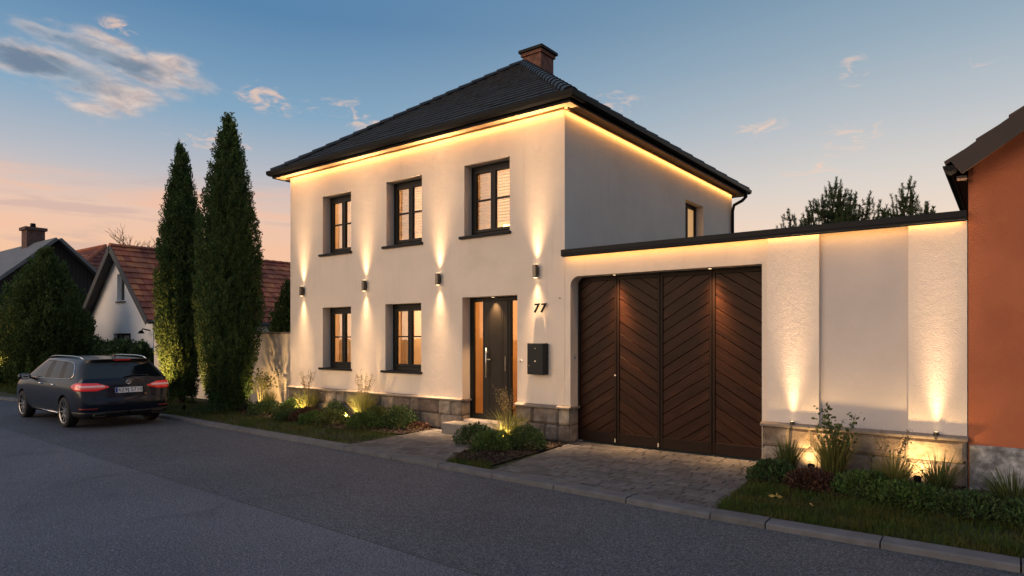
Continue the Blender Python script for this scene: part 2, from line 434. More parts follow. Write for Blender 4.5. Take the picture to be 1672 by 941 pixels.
M['needle'] = pm('pine_needle', (.055, .09, .03), .75, .3, 3, isl=.4, trans=.1, spec=.2)
M['bush'] = pm('shrub_leaf', (.065, .115, .030), .7, .3, 4, isl=.45, trans=.3, spec=.25)
M['bush_dk'] = pm('dark_shrub_leaf', (.045, .082, .028), .7, .3, 4, isl=.45, trans=.2, spec=.25)
M['bush_red'] = pm('reddish_shrub_leaf', (.070, .036, .026), .75, .3, 4, isl=.45, trans=.2, spec=.2)
M['tuft'] = pm('ornamental_grass', (.16, .17, .050), .7, .2, 4, isl=.4, trans=.4, spec=.25)
M['tuft_dk'] = pm('dark_grass_tuft', (.075, .10, .032), .7, .3, 4, isl=.45, trans=.3, spec=.25)
M['plume'] = pm('dry_flower_head', (.26, .19, .09), .85, .25, 6, isl=.4, trans=.4)
M['petal'] = pm('yellow_leaf', (.45, .32, .09), .7, .2, 8, isl=.3, trans=.3)
M['stem'] = pm('pale_stem', (.16, .14, .06), .8, .2, 8)
M['mailbox'] = pm('mailbox_paint', (.016, .018, .021), .5, .08, 9, spec=.2)
def wood():
    m, nt, b = newmat('gate_wood')
    tc = nt.new('ShaderNodeTexCoord').outputs['Object']
    at = nt.new('ShaderNodeAttribute'); at.attribute_name = 'grain'
    g = nt.new('ShaderNodeNewGeometry').outputs['Random Per Island']
    n = nt.noise(at.outputs['Vector'], 1.0, 7, .62, .6)
    fine = nt.noise(at.outputs['Vector'], 4.0, 5, .7)
    col = nt.ramp(n, [(.25, (.010, .0036, .0021)), (.5, (.025, .0088, .0048)), (.75, (.050, .0182, .0095))])
    col = nt.mix(nt.mrange(fine, .35, .65), nt.mix(1.0, col, (.7, .68, .66), 'MULTIPLY'), col)
    hs = nt.new('ShaderNodeHueSaturation'); nt.put(hs.inputs['Color'], col); nt.put(hs.inputs['Value'], nt.mrange(g, 0, 1, .8, 1.3, smooth=False))
    nt.l.new(hs.outputs[0], b.inputs['Base Color']); b.inputs['Roughness'].default_value = .42; b.inputs['Specular IOR Level'].default_value = .13
    bn = nt.new('ShaderNodeBump'); bn.inputs['Distance'].default_value = .0012; nt.l.new(fine, bn.inputs['Height']); nt.l.new(bn.outputs[0], b.inputs['Normal'])
    return m
M['wood'] = wood()
M['gate_frame'] = pm('gate_frame_wood', (.012, .0052, .0035), .5, .25, 8, bump=.0008, bscale=50, spec=.15)

# ------------------------------------------------------------------ camera
cam = bpy.data.cameras.new('Camera'); cam.sensor_width = 36; cam.lens = 36*1066/1672; cam.shift_y = 82.5/1672
cam.clip_start = .05; cam.clip_end = 3000
co = bpy.data.objects.new('Camera', cam); C.objects.link(co); co.location = (0, 0, 1.75); co.rotation_euler = (R(90), 0, math.atan2(.6068, .7949))
scene.camera = co
vs = scene.view_settings; vs.view_transform = 'Standard'; vs.look = 'None'; vs.exposure = 0; vs.gamma = 1; vs.use_curve_mapping = False

# ------------------------------------------------------------------ sky and sun
SUN_AZ = (-.42, -.907); SUN_EL = R(5)
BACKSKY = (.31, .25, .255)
def make_world():
    w = bpy.data.worlds.new('World'); scene.world = w; w.use_nodes = True
    nt = NT(w.node_tree); bg = nt.n['Background']; out = nt.n['World Output']
    d = nt.new('ShaderNodeTexCoord').outputs['Generated']
    sx = nt.new('ShaderNodeSeparateXYZ'); nt.l.new(d, sx.inputs[0]); x, y, z = sx.outputs
    el = nt.m('MULTIPLY', nt.m('ARCSINE', z), 180/math.pi); az = nt.m('MULTIPLY', nt.m('ARCTAN2', y, x), 180/math.pi)
    # clear dusk sky: peach at the horizon, blue overhead; warmer towards the left of the street
    e = nt.m('DIVIDE', el, 60, clamp=True)
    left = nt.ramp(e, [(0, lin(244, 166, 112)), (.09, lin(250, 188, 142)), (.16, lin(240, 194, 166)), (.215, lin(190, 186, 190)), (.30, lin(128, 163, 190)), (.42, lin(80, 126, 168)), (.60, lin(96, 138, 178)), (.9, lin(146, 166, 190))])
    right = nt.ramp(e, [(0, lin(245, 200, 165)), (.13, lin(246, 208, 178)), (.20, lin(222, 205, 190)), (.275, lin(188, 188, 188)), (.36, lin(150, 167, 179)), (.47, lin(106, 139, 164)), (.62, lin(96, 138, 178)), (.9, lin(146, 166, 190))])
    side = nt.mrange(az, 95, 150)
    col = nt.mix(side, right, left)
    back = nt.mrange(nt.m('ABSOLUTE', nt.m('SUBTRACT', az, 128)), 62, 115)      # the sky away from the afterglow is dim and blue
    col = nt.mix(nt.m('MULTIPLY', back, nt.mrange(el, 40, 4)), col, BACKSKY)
    # clouds
    def comb(a, b, c=0.0):
        cv = nt.new('ShaderNodeCombineXYZ'); nt.put(cv.inputs[0], a); nt.put(cv.inputs[1], b); nt.put(cv.inputs[2], c); return cv.outputs[0]
    warp = nt.m('MULTIPLY', nt.m('SUBTRACT', nt.noise(comb(nt.m('MULTIPLY', az, .25), nt.m('MULTIPLY', el, .5)), 1.0, 4, .6), .5), 2.6)
    azw = nt.m('ADD', az, nt.m('MULTIPLY', warp, 1.6)); elw = nt.m('ADD', el, warp)
    tilt = nt.m('SUBTRACT', el, nt.m('MULTIPLY', az, .13))
    n1 = nt.noise(comb(nt.m('MULTIPLY', az, .20), nt.m('MULTIPLY', tilt, .62)), 1.0, 6, .5, .7)
    n2 = nt.noise(comb(nt.m('MULTIPLY', az, .42), nt.m('MULTIPLY', el, 1.15), 3.7), 1.0, 7, .62, .8)
    def blob(a0, e0, sa, se, k=0, A=None, E_=None):
        da = nt.m('SUBTRACT', A or az, a0); de = nt.m('SUBTRACT', nt.m('SUBTRACT', E_ or el, e0), nt.m('MULTIPLY', da, k))
        s = nt.m('ADD', nt.m('POWER', nt.m('ABSOLUTE', nt.m('DIVIDE', da, sa)), 2.0), nt.m('POWER', nt.m('ABSOLUTE', nt.m('DIVIDE', de, se)), 2.0))
        return nt.m('POWER', 2.718, nt.m('MULTIPLY', s, -1))
    bl = [(158.5, 20.3, 6.8, 1.25, .13), (162.5, 18.8, 6.5, 1.6, .10), (158, 17.8, 4.4, 1.4, -.03), (155.2, 20.2, 2.6, 1.6, 0), (160.5, 16.6, 2.6, .9, .1)]
    big = None
    for b in bl:
        q = blob(*b, azw, elw); big = q if big is None else nt.m('MAXIMUM', big, q)
    db = nt.mrange(nt.m('ADD', nt.m('MULTIPLY', nt.m('SUBTRACT', n1, .5), 1.5), big), .34, 1.05)
    lit = nt.mix(nt.mrange(n2, .35, .65), lin(196, 174, 166), lin(240, 212, 192))
    shade = nt.mix(nt.mrange(n1, .35, .62), lin(150, 156, 164), lin(104, 117, 136))
    core = nt.m('MULTIPLY', nt.mrange(nt.m('MAXIMUM', blob(160, 20.3, 6.0, .75, .13, azw, elw), blob(163.5, 18.7, 5.6, .95, .10, azw, elw)), .2, .85), nt.mrange(db, .2, .7))
    cc = nt.mix(core, lit, shade)
    col = nt.mix(nt.m('MULTIPLY', db, .9), col, cc)
    small = None
    for b in ((141.5, 18.4, 5.0, 1.5, .1), (134.5, 16.8, 4.0, 2.2, .15), (148, 19.0, 3.2, 1.3, .1), (106.5, 16.8, 2.6, .8, 0), (99.7, 20.0, 1.1, 1.6, 0), (99.5, 15.4, 2.6, 1.3, 0),
              (101.5, 13.0, 4.4, 1.3, 0), (118.5, 19.6, 2.6, 1.5, 0), (91.5, 18.8, 1.6, 1.0, 0), (164.5, 23.6, 2.0, .9, 0), (158.5, 22.2, 2.0, .8, 0), (152, 15.4, 4, 1.0, 0)):
        q = blob(*b); small = q if small is None else nt.m('MAXIMUM', small, q)
    ds = nt.mrange(nt.m('MULTIPLY', small, nt.m('ADD', .42, nt.m('MULTIPLY', nt.m('SUBTRACT', n2, .5), 4.2))), .22, .95)
    col = nt.mix(nt.m('MULTIPLY', ds, .8), col, lin(240, 200, 174))
    # soft pink bands low over the roofs on the left
    cv3 = nt.new('ShaderNodeCombineXYZ'); nt.l.new(nt.m('MULTIPLY', az, .07), cv3.inputs[0]); nt.l.new(nt.m('MULTIPLY', el, .55), cv3.inputs[1])
    n3 = nt.noise(cv3.outputs[0], 1.1, 5, .55, .4)
    low = nt.m('MULTIPLY', nt.mrange(el, 14.5, 9.5), nt.mrange(az, 118, 140))
    col = nt.mix(nt.m('MULTIPLY', nt.m('MULTIPLY', nt.mrange(n3, .45, .68), low), .75), col, lin(250, 188, 150))
    col = nt.mix(nt.m('MULTIPLY', nt.m('MULTIPLY', nt.mrange(n3, .47, .33), low), .5), col, lin(196, 160, 154))
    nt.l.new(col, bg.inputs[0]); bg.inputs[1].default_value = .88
    sky = nt.new('ShaderNodeTexSky', sky_type='NISHITA'); sky.sun_disc = False; sky.sun_elevation = SUN_EL; sky.sun_rotation = math.atan2(*SUN_AZ)
    sky.dust_density = 1.5; sky.altitude = 200
    bg2 = nt.new('ShaderNodeBackground'); nt.l.new(sky.outputs[0], bg2.inputs[0]); bg2.inputs[1].default_value = .05; sky.air_density = .8
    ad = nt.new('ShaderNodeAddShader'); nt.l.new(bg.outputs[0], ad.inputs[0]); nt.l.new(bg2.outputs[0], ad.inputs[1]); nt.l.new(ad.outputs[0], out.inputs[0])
make_world()
sl = bpy.data.lights.new('sun', 'SUN'); sl.energy = 2.0; sl.angle = R(60); sl.color = (1, .70, .49)
so = bpy.data.objects.new('sun', sl); C.objects.link(so)
so.rotation_euler = Vector((-SUN_AZ[0]*math.cos(SUN_EL), -SUN_AZ[1]*math.cos(SUN_EL), -math.sin(SUN_EL))).to_track_quat('-Z', 'Y').to_euler()

# ------------------------------------------------------------------ ground, road, kerb
RZ = -.07
KERB = [(40, 6.42), (-2.4, 6.42), (-8.6, 6.76), (-15.2, 7.0), (-19, 6.78), (-23, 6.3), (-32, 5.0), (-60, .4), (-160, -16)]
def off(poly, d):
    out = []
    for i, p in enumerate(poly):
        a = Vector(poly[max(i-1, 0)]); b = Vector(poly[min(i+1, len(poly)-1)]); t = (b-a).normalized(); n = Vector((t.y, -t.x)) if False else Vector((-t.y, t.x))
        if n.y < 0: n = -n
        q = Vector(p)+n*d; out.append((q.x, q.y))
    return out
g = MB().poly([(-1500, -1500, -.14), (1500, -1500, -.14), (1500, 1500, -.14), (-1500, 1500, -.14)])
tag(part('ground', g, M['ground']), kind='structure')
g = MB(); lowe = off(KERB, -14)
for i in range(len(KERB)-1):
    a, b, c, d = KERB[i], KERB[i+1], lowe[i+1], lowe[i]
    g.add([(a[0], a[1]+.03, RZ), (b[0], b[1]+.03, RZ), (c[0], c[1], RZ), (d[0], d[1], RZ)], [(0, 1, 2, 3)])
tag(part('road', g, M['asphalt']), kind='structure')
SEAM = [(8, 3.42), (-3.37, 3.82), (-4.4, 3.86), (-5.73, 3.90), (-9.47, 4.02), (-11.8, 4.10), (-16.46, 4.27), (-23, 3.7), (-32, 2.4), (-60, -2.2), (-160, -18)]
g = MB(); g2 = MB(); lw = off(SEAM, -11); s2 = off(SEAM, .016)
for i in range(len(SEAM)-1):
    a, b, c, d = SEAM[i], SEAM[i+1], lw[i+1], lw[i]
    g.add([(a[0], a[1], RZ+.004), (b[0], b[1], RZ+.004), (c[0], c[1], RZ+.004), (d[0], d[1], RZ+.004)], [(0, 1, 2, 3)])
    e, f = s2[i+1], s2[i]
    if a[0] > -30: g2.add([(a[0], a[1]+.002, RZ+.003), (b[0], b[1]+.002, RZ+.003), (e[0], e[1], RZ+.003), (f[0], f[1], RZ+.003)], [(0, 1, 2, 3)])
tag(part('road_lane', g, M['asphalt_old']), kind='structure')
tag(part('road_seam', g2, pm('bitumen', (.018, .018, .019), .7)), kind='structure')
# raised land behind the kerb (soil), top at z=-.02
g = MB(); ke = off(KERB, .19); kf = off(KERB, 60)
for i in range(len(KERB)-1):
    a, b, c, d = ke[i], ke[i+1], kf[i+1], kf[i]
    g.add([(a[0], a[1], -.03), (b[0], b[1], -.03), (c[0], c[1], -.03), (d[0], d[1], -.03)], [(0, 1, 2, 3)])
tag(part('verge', g, M['lawn']), kind='structure')
# kerb stones
g = MB(); L = 0
def along(poly):
    for i in range(len(poly)-1):
        a, b = Vector(poly[i]), Vector(poly[i+1]); l = (b-a).length; t = (b-a)/l; s = 0
        while s < l-.05:
            w = min(1.0*rnd.uniform(.96, 1.02), l-s)
            if l-s-w < .3: w = l-s
            yield a+t*s, a+t*(s+w), t; s += w
for p, q, t in along([(4, 6.42)]+KERB[1:7]):
    n = Vector((-t.y, t.x)); n = -n if n.y < 0 else n
    p2, q2 = p+t*.006, q-t*.006; dz = rnd.uniform(-.004, .004); e = .018
    prof = [(0, RZ-.05), (0, -.006-e), (e*.5, -.006-e*.3), (e, -.006), (.19, 0), (.19, RZ-.05)]
    vs_ = [(*(p2+n*a), z+(dz if z > RZ else 0)) for a, z in prof]+[(*(q2+n*a), z+(dz if z > RZ else 0)) for a, z in prof]
    k = len(prof); g.add(vs_, [tuple(range(k)), tuple(range(2*k-1, k-1, -1))]+[(i, i+k, (i+1) % k+k, (i+1) % k) for i in range(k)])
tag(part('kerb', g, M['kerb']), kind='structure')

def in_kerb(x):
    for i in range(len(KERB)-1):
        (a, ya), (b, yb) = KERB[i], KERB[i+1]
        if b <= x <= a: return yb+(ya-yb)*(x-b)/(a-b)+.2
    return 6.6
# paving
def paving(name, shape, tw, th, rg, ang=0):
    g = MB(); z = -.006
    g.poly([(p[0], p[1], -.024) for p in shape], 1)
    x0, x1 = min(p[0] for p in shape)-1, max(p[0] for p in shape)+1; y0, y1 = min(p[1] for p in shape)-1, max(p[1] for p in shape)+1
    y = y0; r = 0
    while y < y1:
        x = x0-(rg.uniform(0, tw))
        while x < x1:
            w = tw*rg.choice((.75, 1, 1, 1.3)); gp = .005
            p = clip_convex([(x+gp, y+gp), (x+w-gp, y+gp), (x+w-gp, y+th-gp), (x+gp, y+th-gp)], shape)
            if len(p) >= 3:
                cx = sum(q[0] for q in p)/len(p); cy = sum(q[1] for q in p)/len(p); tx, ty, dz = rg.uniform(-.012, .012), rg.uniform(-.012, .012), rg.uniform(-.002, .002)
                zz = lambda q: z+dz+tx*(q[0]-cx)+ty*(q[1]-cy)
                k = len(p); ins = [(cx+(q[0]-cx)*.95, cy+(q[1]-cy)*.93) for q in p]
                vsx = [(q[0], q[1], zz(q)) for q in ins]+[(q[0], q[1], zz(q)-.006) for q in p]+[(q[0], q[1], -.03) for q in p]
                fs = [tuple(range(k))]+[(i, k+i, k+(i+1) % k, (i+1) % k) for i in range(k)]+[(k+i, 2*k+i, 2*k+(i+1) % k, k+(i+1) % k) for i in range(k)]
                g.add(vsx, fs, 0)
            x += w
        y += th; r += 1
    return tag(part(name, g, [M['paver'], M['joint']]), kind='structure')
paving('driveway', [(-5.50, in_kerb(-5.5)), (-2.42, in_kerb(-2.42)), (-2.72, 9.6), (-5.92, 9.6)], .21, .14, random.Random(3))
paving('path', [(-8.72, in_kerb(-8.72)), (-6.45, in_kerb(-6.45)), (-7.0, 9.3), (-8.9, 9.3)], .21, .14, random.Random(4))

# ------------------------------------------------------------------ the main house
HX0, HX1, HY0, HY1, HZ = -13.84, -5.98, 9.30, 17.62, 5.62
house = thing('townhouse', 'two-storey cream house with hipped dark slate roof and glowing eaves strip', 'house', (-9.9, 13.4, 0))
WIN = [(-12.58, -11.57, 3.68, 5.01), (-10.42, -9.37, 3.68, 5.03), (-8.24, -7.15, 3.68, 5.03), (-12.58, -11.57, 1.08, 2.46), (-10.45, -9.39, 1.08, 2.47)]
DOOR = (-8.29, -6.98, .22, 2.53)
g = MB(); wall_holes(g, HX0, HX1, .0, HZ, HY0, HY0+.35, WIN+[DOOR])
SW = (14.45, 15.55, 4.0, 4.98)
wall_holes(g, HY0+.35, HY1, 0, HZ, HX1, HX1-.35, [SW], P=lambda a, b, c: (b, a, c))
g.box(HX0, HX0+.35, HY0+.35, HY1, 0, HZ); g.box(HX0+.35, HX1-.35, HY1-.35, HY1, 0, HZ)
part('wall', g, M['stucco'], house)
# rooms behind the windows
g = MB(); x0, x1, y0, y1 = HX0+.36, HX1-.36, HY0+.352, HY0+3.6
for a, b in ((.18, 2.75), (2.95, 5.55)):
    g.poly([(x0, y1, a), (x1, y1, a), (x1, y1, b), (x0, y1, b)]); g.poly([(x0, y0, a), (x0, y1, a), (x0, y1, b), (x0, y0, b)]); g.poly([(x1, y0, a), (x1, y0, b), (x1, y1, b), (x1, y1, a)])
    g.poly([(x0, y0, b), (x0, y1, b), (x1, y1, b), (x1, y0, b)]); g.poly([(x0, y0, a), (x1, y0, a), (x1, y1, a), (x0, y1, a)], 1)
for px in (-11.0, -8.8): g.box(px-.05, px+.05, y0+.02, y1-.02, .19, 2.74); g.box(px-.05, px+.05, y0+.02, y1-.02, 2.96, 5.54)
part('room', g, [M['room'], M['roomfloor']], house, fix=False)
for px in (-12.1, -9.9, -7.6):
    lamp('room_light', 'POINT', (px, HY0+1.9, 2.3), 55, (1, .60, .27), house, radius=.18)
    lamp('room_light', 'POINT', (px, HY0+1.9, 5.1), 60, (1, .63, .31), house, radius=.18)
# a dividing strip of furniture seen through the panes
g = MB(); g.box(-10.9, -9.0, y1-.45, y1-.02, .2, 1.5); g.box(-10.8, -9.9, y1-.46, y1-.451, 1.0, 1.45)
for k in range(7): g.box(-10.2+k*.14, -10.11+k*.14, y1-.35, y1-.15, 1.501, 1.65+.12*((k*7) % 5)/5)
part('sideboard', g, M['brown_wood'], house)
def make_window(W, kind):
    x0, x1, z0, z1 = W; y = HY0+.21; f = .07
    g = MB(); yb = y+.07
    g.box(x0, x0+f, y, yb, z0, z1); g.box(x1-f, x1, y, yb, z0, z1); g.box(x0+f, x1-f, y, yb, z1-.09, z1); g.box(x0+f, x1-f, y, yb, z0, z0+.08)
    w = part('window', g, M['frame'], house, bevel=.006)
    xm = (x0+x1)/2; zt, zb = z1-.092, z0+.082; s = .055
    for a, b in ((x0+f+.002, xm-.002), (xm+.002, x1-f-.002)):
        g = MB(); ya, yc = y-.018, y+.05
        g.box(a, a+s, ya, yc, zb, zt); g.box(b-s, b, ya, yc, zb, zt); g.box(a+s, b-s, ya, yc, zt-s, zt); g.box(a+s, b-s, ya, yc, zb, zb+s)
        zm = (zt+zb)/2+.02; g.box(a+s, b-s, ya+.004, yc, zm-.013, zm+.013)
        part('sash', g, M['frame'], w, bevel=.005)
        for c, d in ((zb+s, zm-.013), (zm+.013, zt-s)):
            tx = rnd.uniform(-.004, .004)
            part('pane', MB().add([(a+s, y+.02+tx, c), (b-s, y+.02, c), (b-s, y+.02, d), (a+s, y+.02+tx, d)], [(0, 1, 2, 3)]), M['glass'], w, fix=False)
    part('sill', MB().box(x0-.10, x1+.03, HY0-.055, y-.02, z0-.045, z0+.004), M['dark_metal'], w, bevel=.006)
    if kind == 'blind':
        g = MB(); z = z1-.1; yb = y+.22
        while z > z0+.32:
            g.add([(x0-.05, yb, z), (x1+.05, yb, z), (x1+.05, yb+.03, z-.030), (x0-.05, yb+.03, z-.030)], [(0, 1, 2, 3)]); z -= .058
        part('blind', g, M['blind'], w, fix=False)
    if kind in ('curtain', 'blind', 'sheer'):
        for a, b in (((x0-.12, x0+.30), (x1-.22, x1+.12)) if kind != 'sheer' else ((x0-.12, x0+.22),)):
            n = 40; vs_ = []; fs = []
            for i in range(n+1):
                t = i/n; X = a+(b-a)*t; Y = y+.33+.03*math.sin(t*28)+.012*math.sin(t*61)
                vs_ += [(X, Y, z0-.25), (X, Y+.004, z1+.1)]
            for i in range(n): fs.append((2*i, 2*i+2, 2*i+3, 2*i+1))
            part('curtain', MB().add(vs_, fs), M['curtain'], w, smooth=True, fix=False)
def inside(name, label, cat, loc, parts):
    t = thing(name, label, cat, loc)
    for nm, g, m in parts: part(nm, g.xf(Matrix.Translation(loc)), m, t, smooth=False)
    return t
def leafball(n, r, seed):
    rg = np.random.default_rng(seed); P = unit(rg, n)*r*rg.uniform(.4, 1, (n, 1)); P[:, 2] = P[:, 2]*1.3+.42
    V, F = leaves(P, unit(rg, n)+np.array([[0, 0, .5]]), .09, rg, .5); g = MB(); g.add([tuple(v) for v in V], [tuple(f) for f in F]); return g
inside('potted_plant', 'dark leafy pot plant behind the right ground-floor window', 'plant', (-9.62, HY0+.72, 1.02), [('pot', MB().lathe([(0, 0), (.09, 0), (.12, .2), (.10, .2), (0, .19)], 16), M['gutter']), ('foliage', leafball(150, .20, 3), M['bush_dk'])])
inside('vase', 'dark slim vase behind the right ground-floor window', 'vase', (-10.0, HY0+.75, 1.05), [('body', MB().lathe([(0, 0), (.05, 0), (.08, .1), (.05, .24), (.03, .3), (.04, .34)], 16), M['brown_wood'])])
inside('window_table', 'narrow dark table inside the right ground-floor window', 'table', (-9.85, HY0+.75, 0), [('top', MB().box(-.5, .5, -.16, .2, .98, 1.02), M['brown_wood']), ('leg', MB().box(-.48, -.44, -.1, -.06, .2, .98), M['brown_wood']), ('leg', MB().box(.44, .48, -.1, -.06, .2, .98), M['brown_wood'])])
inside('table_lamp', 'glowing table lamp seen through the upper right window', 'lamp', (-8.35, HY0+1.5, 3.7), [('shade', MB().lathe([(.10, .42), (.15, .2), (.148, .2), (.098, .42)], 20), M['led']), ('base', MB().lathe([(0, 0), (.07, 0), (.02, .05), (.015, .3)], 14), M['brown_wood'])])
inside('cabinet', 'dark cabinet carrying the lamp in the upper right room', 'cabinet', (-8.3, HY0+1.6, 2.96), [('carcass', MB().box(-.35, .45, -.2, .25, 0, .73), M['brown_wood']), ('door', MB().box(-.33, .04, -.215, -.201, .05, .70), M['roomfloor']), ('door', MB().box(.06, .43, -.215, -.201, .05, .70), M['roomfloor'])])
inside('picture_frame', 'dark framed picture on the back wall of the upper middle room', 'picture', (-10.6, HY0+3.56, 4.5), [('frame', MB().box(-.5, .5, 0, .03, -.4, .4), M['brown_wood']), ('canvas', MB().box(-.42, .42, -.01, -.001, -.32, .32), M['bush_red'])])
inside('bookcase', 'dark bookcase in the upper left room', 'bookcase', (-12.95, HY0+3.3, 2.96), [('case', MB().box(-.4, .5, 0, .25, 0, 2.1), M['brown_wood'])])
make_window(WIN[0], 'curtain'); make_window(WIN[1], 'blind'); make_window(WIN[2], 'blind'); make_window(WIN[3], 'curtain'); make_window(WIN[4], 'sheer')
# side window (to the yard)
y0, y1, z0, z1 = SW
g = MB(); xx = HX1-.18
for a in ((y0, y0+.08, z0, z1), (y1-.08, y1, z0, z1), (y0+.08, y1-.08, z1-.09, z1), (y0+.08, y1-.08, z0, z0+.08), ((y0+y1)/2-.04, (y0+y1)/2+.04, z0+.08, z1-.09)): g.box(xx-.07, xx, a[0], a[1], a[2], a[3])
w = part('window', g, M['frame'], house, bevel=.006)
part('pane', MB().add([(xx-.04, y0+.08, z0+.08), (xx-.04, y1-.08, z0+.08), (xx-.04, y1-.08, z1-.09), (xx-.04, y0+.08, z1-.09)], [(0, 1, 2, 3)]), M['lit_pane'], w, fix=False)
# door
x0, x1, z0, z1 = DOOR; y = HY0+.22
g = MB(); fr = .075; xa, xb = -7.90, -7.36
g.box(x0, x0+fr, y, y+.08, z0, z1); g.box(x1-fr, x1, y, y+.08, z0, z1); g.box(x0+fr, x1-fr, y, y+.08, z1-.08, z1); g.box(x0+fr, x1-fr, y, y+.08, z0, z0+.06)
g.box(xa-.05, xa-.004, y, y+.08, z0+.06, z1-.08); g.box(xb+.004, xb+.05, y, y+.08, z0+.06, z1-.08)
door = part('door', g, M['frame'], house, bevel=.006)
g = MB(); g.box(xa, xb, y-.012, y+.055, z0+.062, z1-.082)
for k in (xa+.10, xb-.10, xb-.14): g.box(k-.004, k+.004, y-.016, y-.0125, z0+.2, z1-.2)
leaf = part('leaf', g, M['door'], door, bevel=.004)
for a, b in ((x0+fr, xa-.05), (xb+.05, x1-fr)):
    g = MB(); g.box(a, a+.02, y+.01, y+.06, z0+.06, z1-.08); g.box(b-.02, b, y+.01, y+.06, z0+.06, z1-.08)
    g.box(a+.02, b-.02, y+.01, y+.06, z0+.06, z0+.10); part('sidelight_frame', g, M['frame'], door)
    part('sidelight', MB().add([(a+.02, y+.035, z0+.10), (b-.02, y+.035, z0+.10), (b-.02, y+.035, z1-.08), (a+.02, y+.035, z1-.08)], [(0, 1, 2, 3)]), M['sideglass'], door, fix=False)
g = MB(); hx = xa+.075; g.tube([(hx, y-.075, 1.02), (hx, y-.075, 1.58)], .014, 10); g.tube([(hx, y-.012, 1.10), (hx, y-.075, 1.10)], .008, 8); g.tube([(hx, y-.012, 1.50), (hx, y-.075, 1.50)], .008, 8); g.tube([(hx, y-.075, 1.36), (hx+.1, y-.075, 1.36)], .010, 8)
part('handle', g, M['steel'], door, smooth=True)
g = MB(); g.box(xb-.065, xb-.03, y-.022, y-.0125, 1.15, 1.42); g.tube([(xb-.047, y-.022, 1.36), (xb-.047, y-.03, 1.36)], .013, 12); g.tube([(xb-.047, y-.022, 1.22), (xb-.047, y-.035, 1.22)], .016, 12)
part('lock_plate', g, M['bronze'], door)
# plinth and ledge
rg = random.Random(12)
def plinth(xa, xb, parent, yf=HY0, retl=False, retr=False, depr=.25, rows=(.29, .27)):
    back = MB().box(xa, xb, yf-.045, yf-.002, -.05, sum(rows))
    if retr: back.box(xb, xb+.03, yf-.045, yf+depr, -.05, sum(rows))
    part('plinth_core', back, M['mortar'], parent)
    g = MB(); stones(g, (xa, yf-.045, 0), (1, 0, 0), (0, 0, 1), (0, -1, 0), xb-xa+(.03 if retr else 0), sum(rows), rows, rg, depth=.042)
    if retr: stones(g, (xb+.03, yf-.045, 0), (0, 1, 0), (0, 0, 1), (1, 0, 0), depr+.04, sum(rows), rows, rg, depth=.015, wmin=.25)
    part('plinth', g, M['stone'], parent, smooth=False)
    z = sum(rows); g = MB(); g.prism([(xa-.02, yf-.10, z), (xa-.02, yf-.003, z), (xa-.02, yf-.003, z+.06), (xa-.02, yf-.10, z+.035)], (xb-xa+.04+(.04 if retr else 0), 0, 0))
    if retr: g.box(xb, xb+.07, yf-.003, yf+depr, z, z+.04)
    part('plinth_ledge', g, M['ledge'], parent, bevel=.008)
plinth(HX0, DOOR[0], house, retr=True, depr=.2)
plinth(DOOR[1], -5.89, house, retr=True, depr=.24)
# step
g = MB().box(-8.42, -6.86, 8.86, 9.50, -.03, .19)
part('doorstep', g, M['stepstone'], house, bevel=.018)
# roof
EX0, EX1, EY0, EY1, EZ = HX0-.30, HX1+.30, HY0-.30, HY1+.30, 5.745
AP = Vector(((EX0+EX1)/2, (EY0+EY1)/2, 8.80))
g = MB(); rg = random.Random(5); roofbase = MB()
cor = [Vector((EX0, EY0, EZ)), Vector((EX1, EY0, EZ)), Vector((EX1, EY1, EZ)), Vector((EX0, EY1, EZ))]
for i in range(4):
    a, b = cor[i], cor[(i+1) % 4]; u = (b-a).normalized(); mid = (a+b)/2; v = (AP-mid); L = v.length; v.normalize(); W = (b-a).length
    roofbase.poly([a, b, AP]); tiles(g, a, u, v, [(0, 0), (W, 0), (W/2, L)], .28, .25, .034, rg)
roofbase.poly(cor[::-1])
roof = part('roof', g, M['roof'], house, fix=False)
part('roof_deck', roofbase, M['dark_metal'], roof)
g = MB()
for c_ in cor:
    d = AP-c_; n = int(d.length/.36); dn = d.normalized(); side = dn.cross(Vector((0, 0, 1))).normalized(); up = side.cross(dn).normalized()
    for k in range(n):
        a, b = c_+d*(k/n), c_+d*((k+1.12)/n) if k < n-1 else AP
        vs_ = []
        for p, r in ((a, .135), (b, .105)):
            for q in range(7):
                w = math.pi*q/6; vs_.append(p+side*math.cos(w)*r+up*(math.sin(w)*r*.75+.005))
        g.add(vs_, [(q, q+1, q+8, q+7) for q in range(6)]+[tuple(range(7))])
part('hip_cap', g, M['roof'], roof, fix=False)
# soffit, fascia, gutter
g = MB(); s = HZ+.002
for a in ((EX0+.02, EX1-.02, EY0+.02, HY0+.02), (EX0+.02, EX1-.02, HY1, EY1-.02), (EX0+.02, HX0+.02, HY0+.02, HY1), (HX1-.02, EX1-.02, HY0+.02, HY1)): g.box(a[0], a[1], a[2], a[3], s, s+.025)
part('soffit', g, M['soffit'], house)
g = MB(); t = .02
g.box(EX0, EX1, EY0, EY0+t-.001, s-.02, EZ); g.box(EX0, EX1, EY1-t+.001, EY1, s-.02, EZ); g.box(EX0, EX0+t-.001, EY0+t, EY1-t, s-.02, EZ); g.box(EX1-t+.001, EX1, EY0+t, EY1-t, s-.02, EZ)
part('fascia', g, M['gutter'], house)
g = MB(); prof = [(-.002, .115), (-.002, .03), (-.03, .0), (-.065, -.004), (-.098, .025), (-.105, .07), (-.105, .108), (-.094, .115), (-.094, .08), (-.06, .02), (-.02, .04), (-.012, .115)]
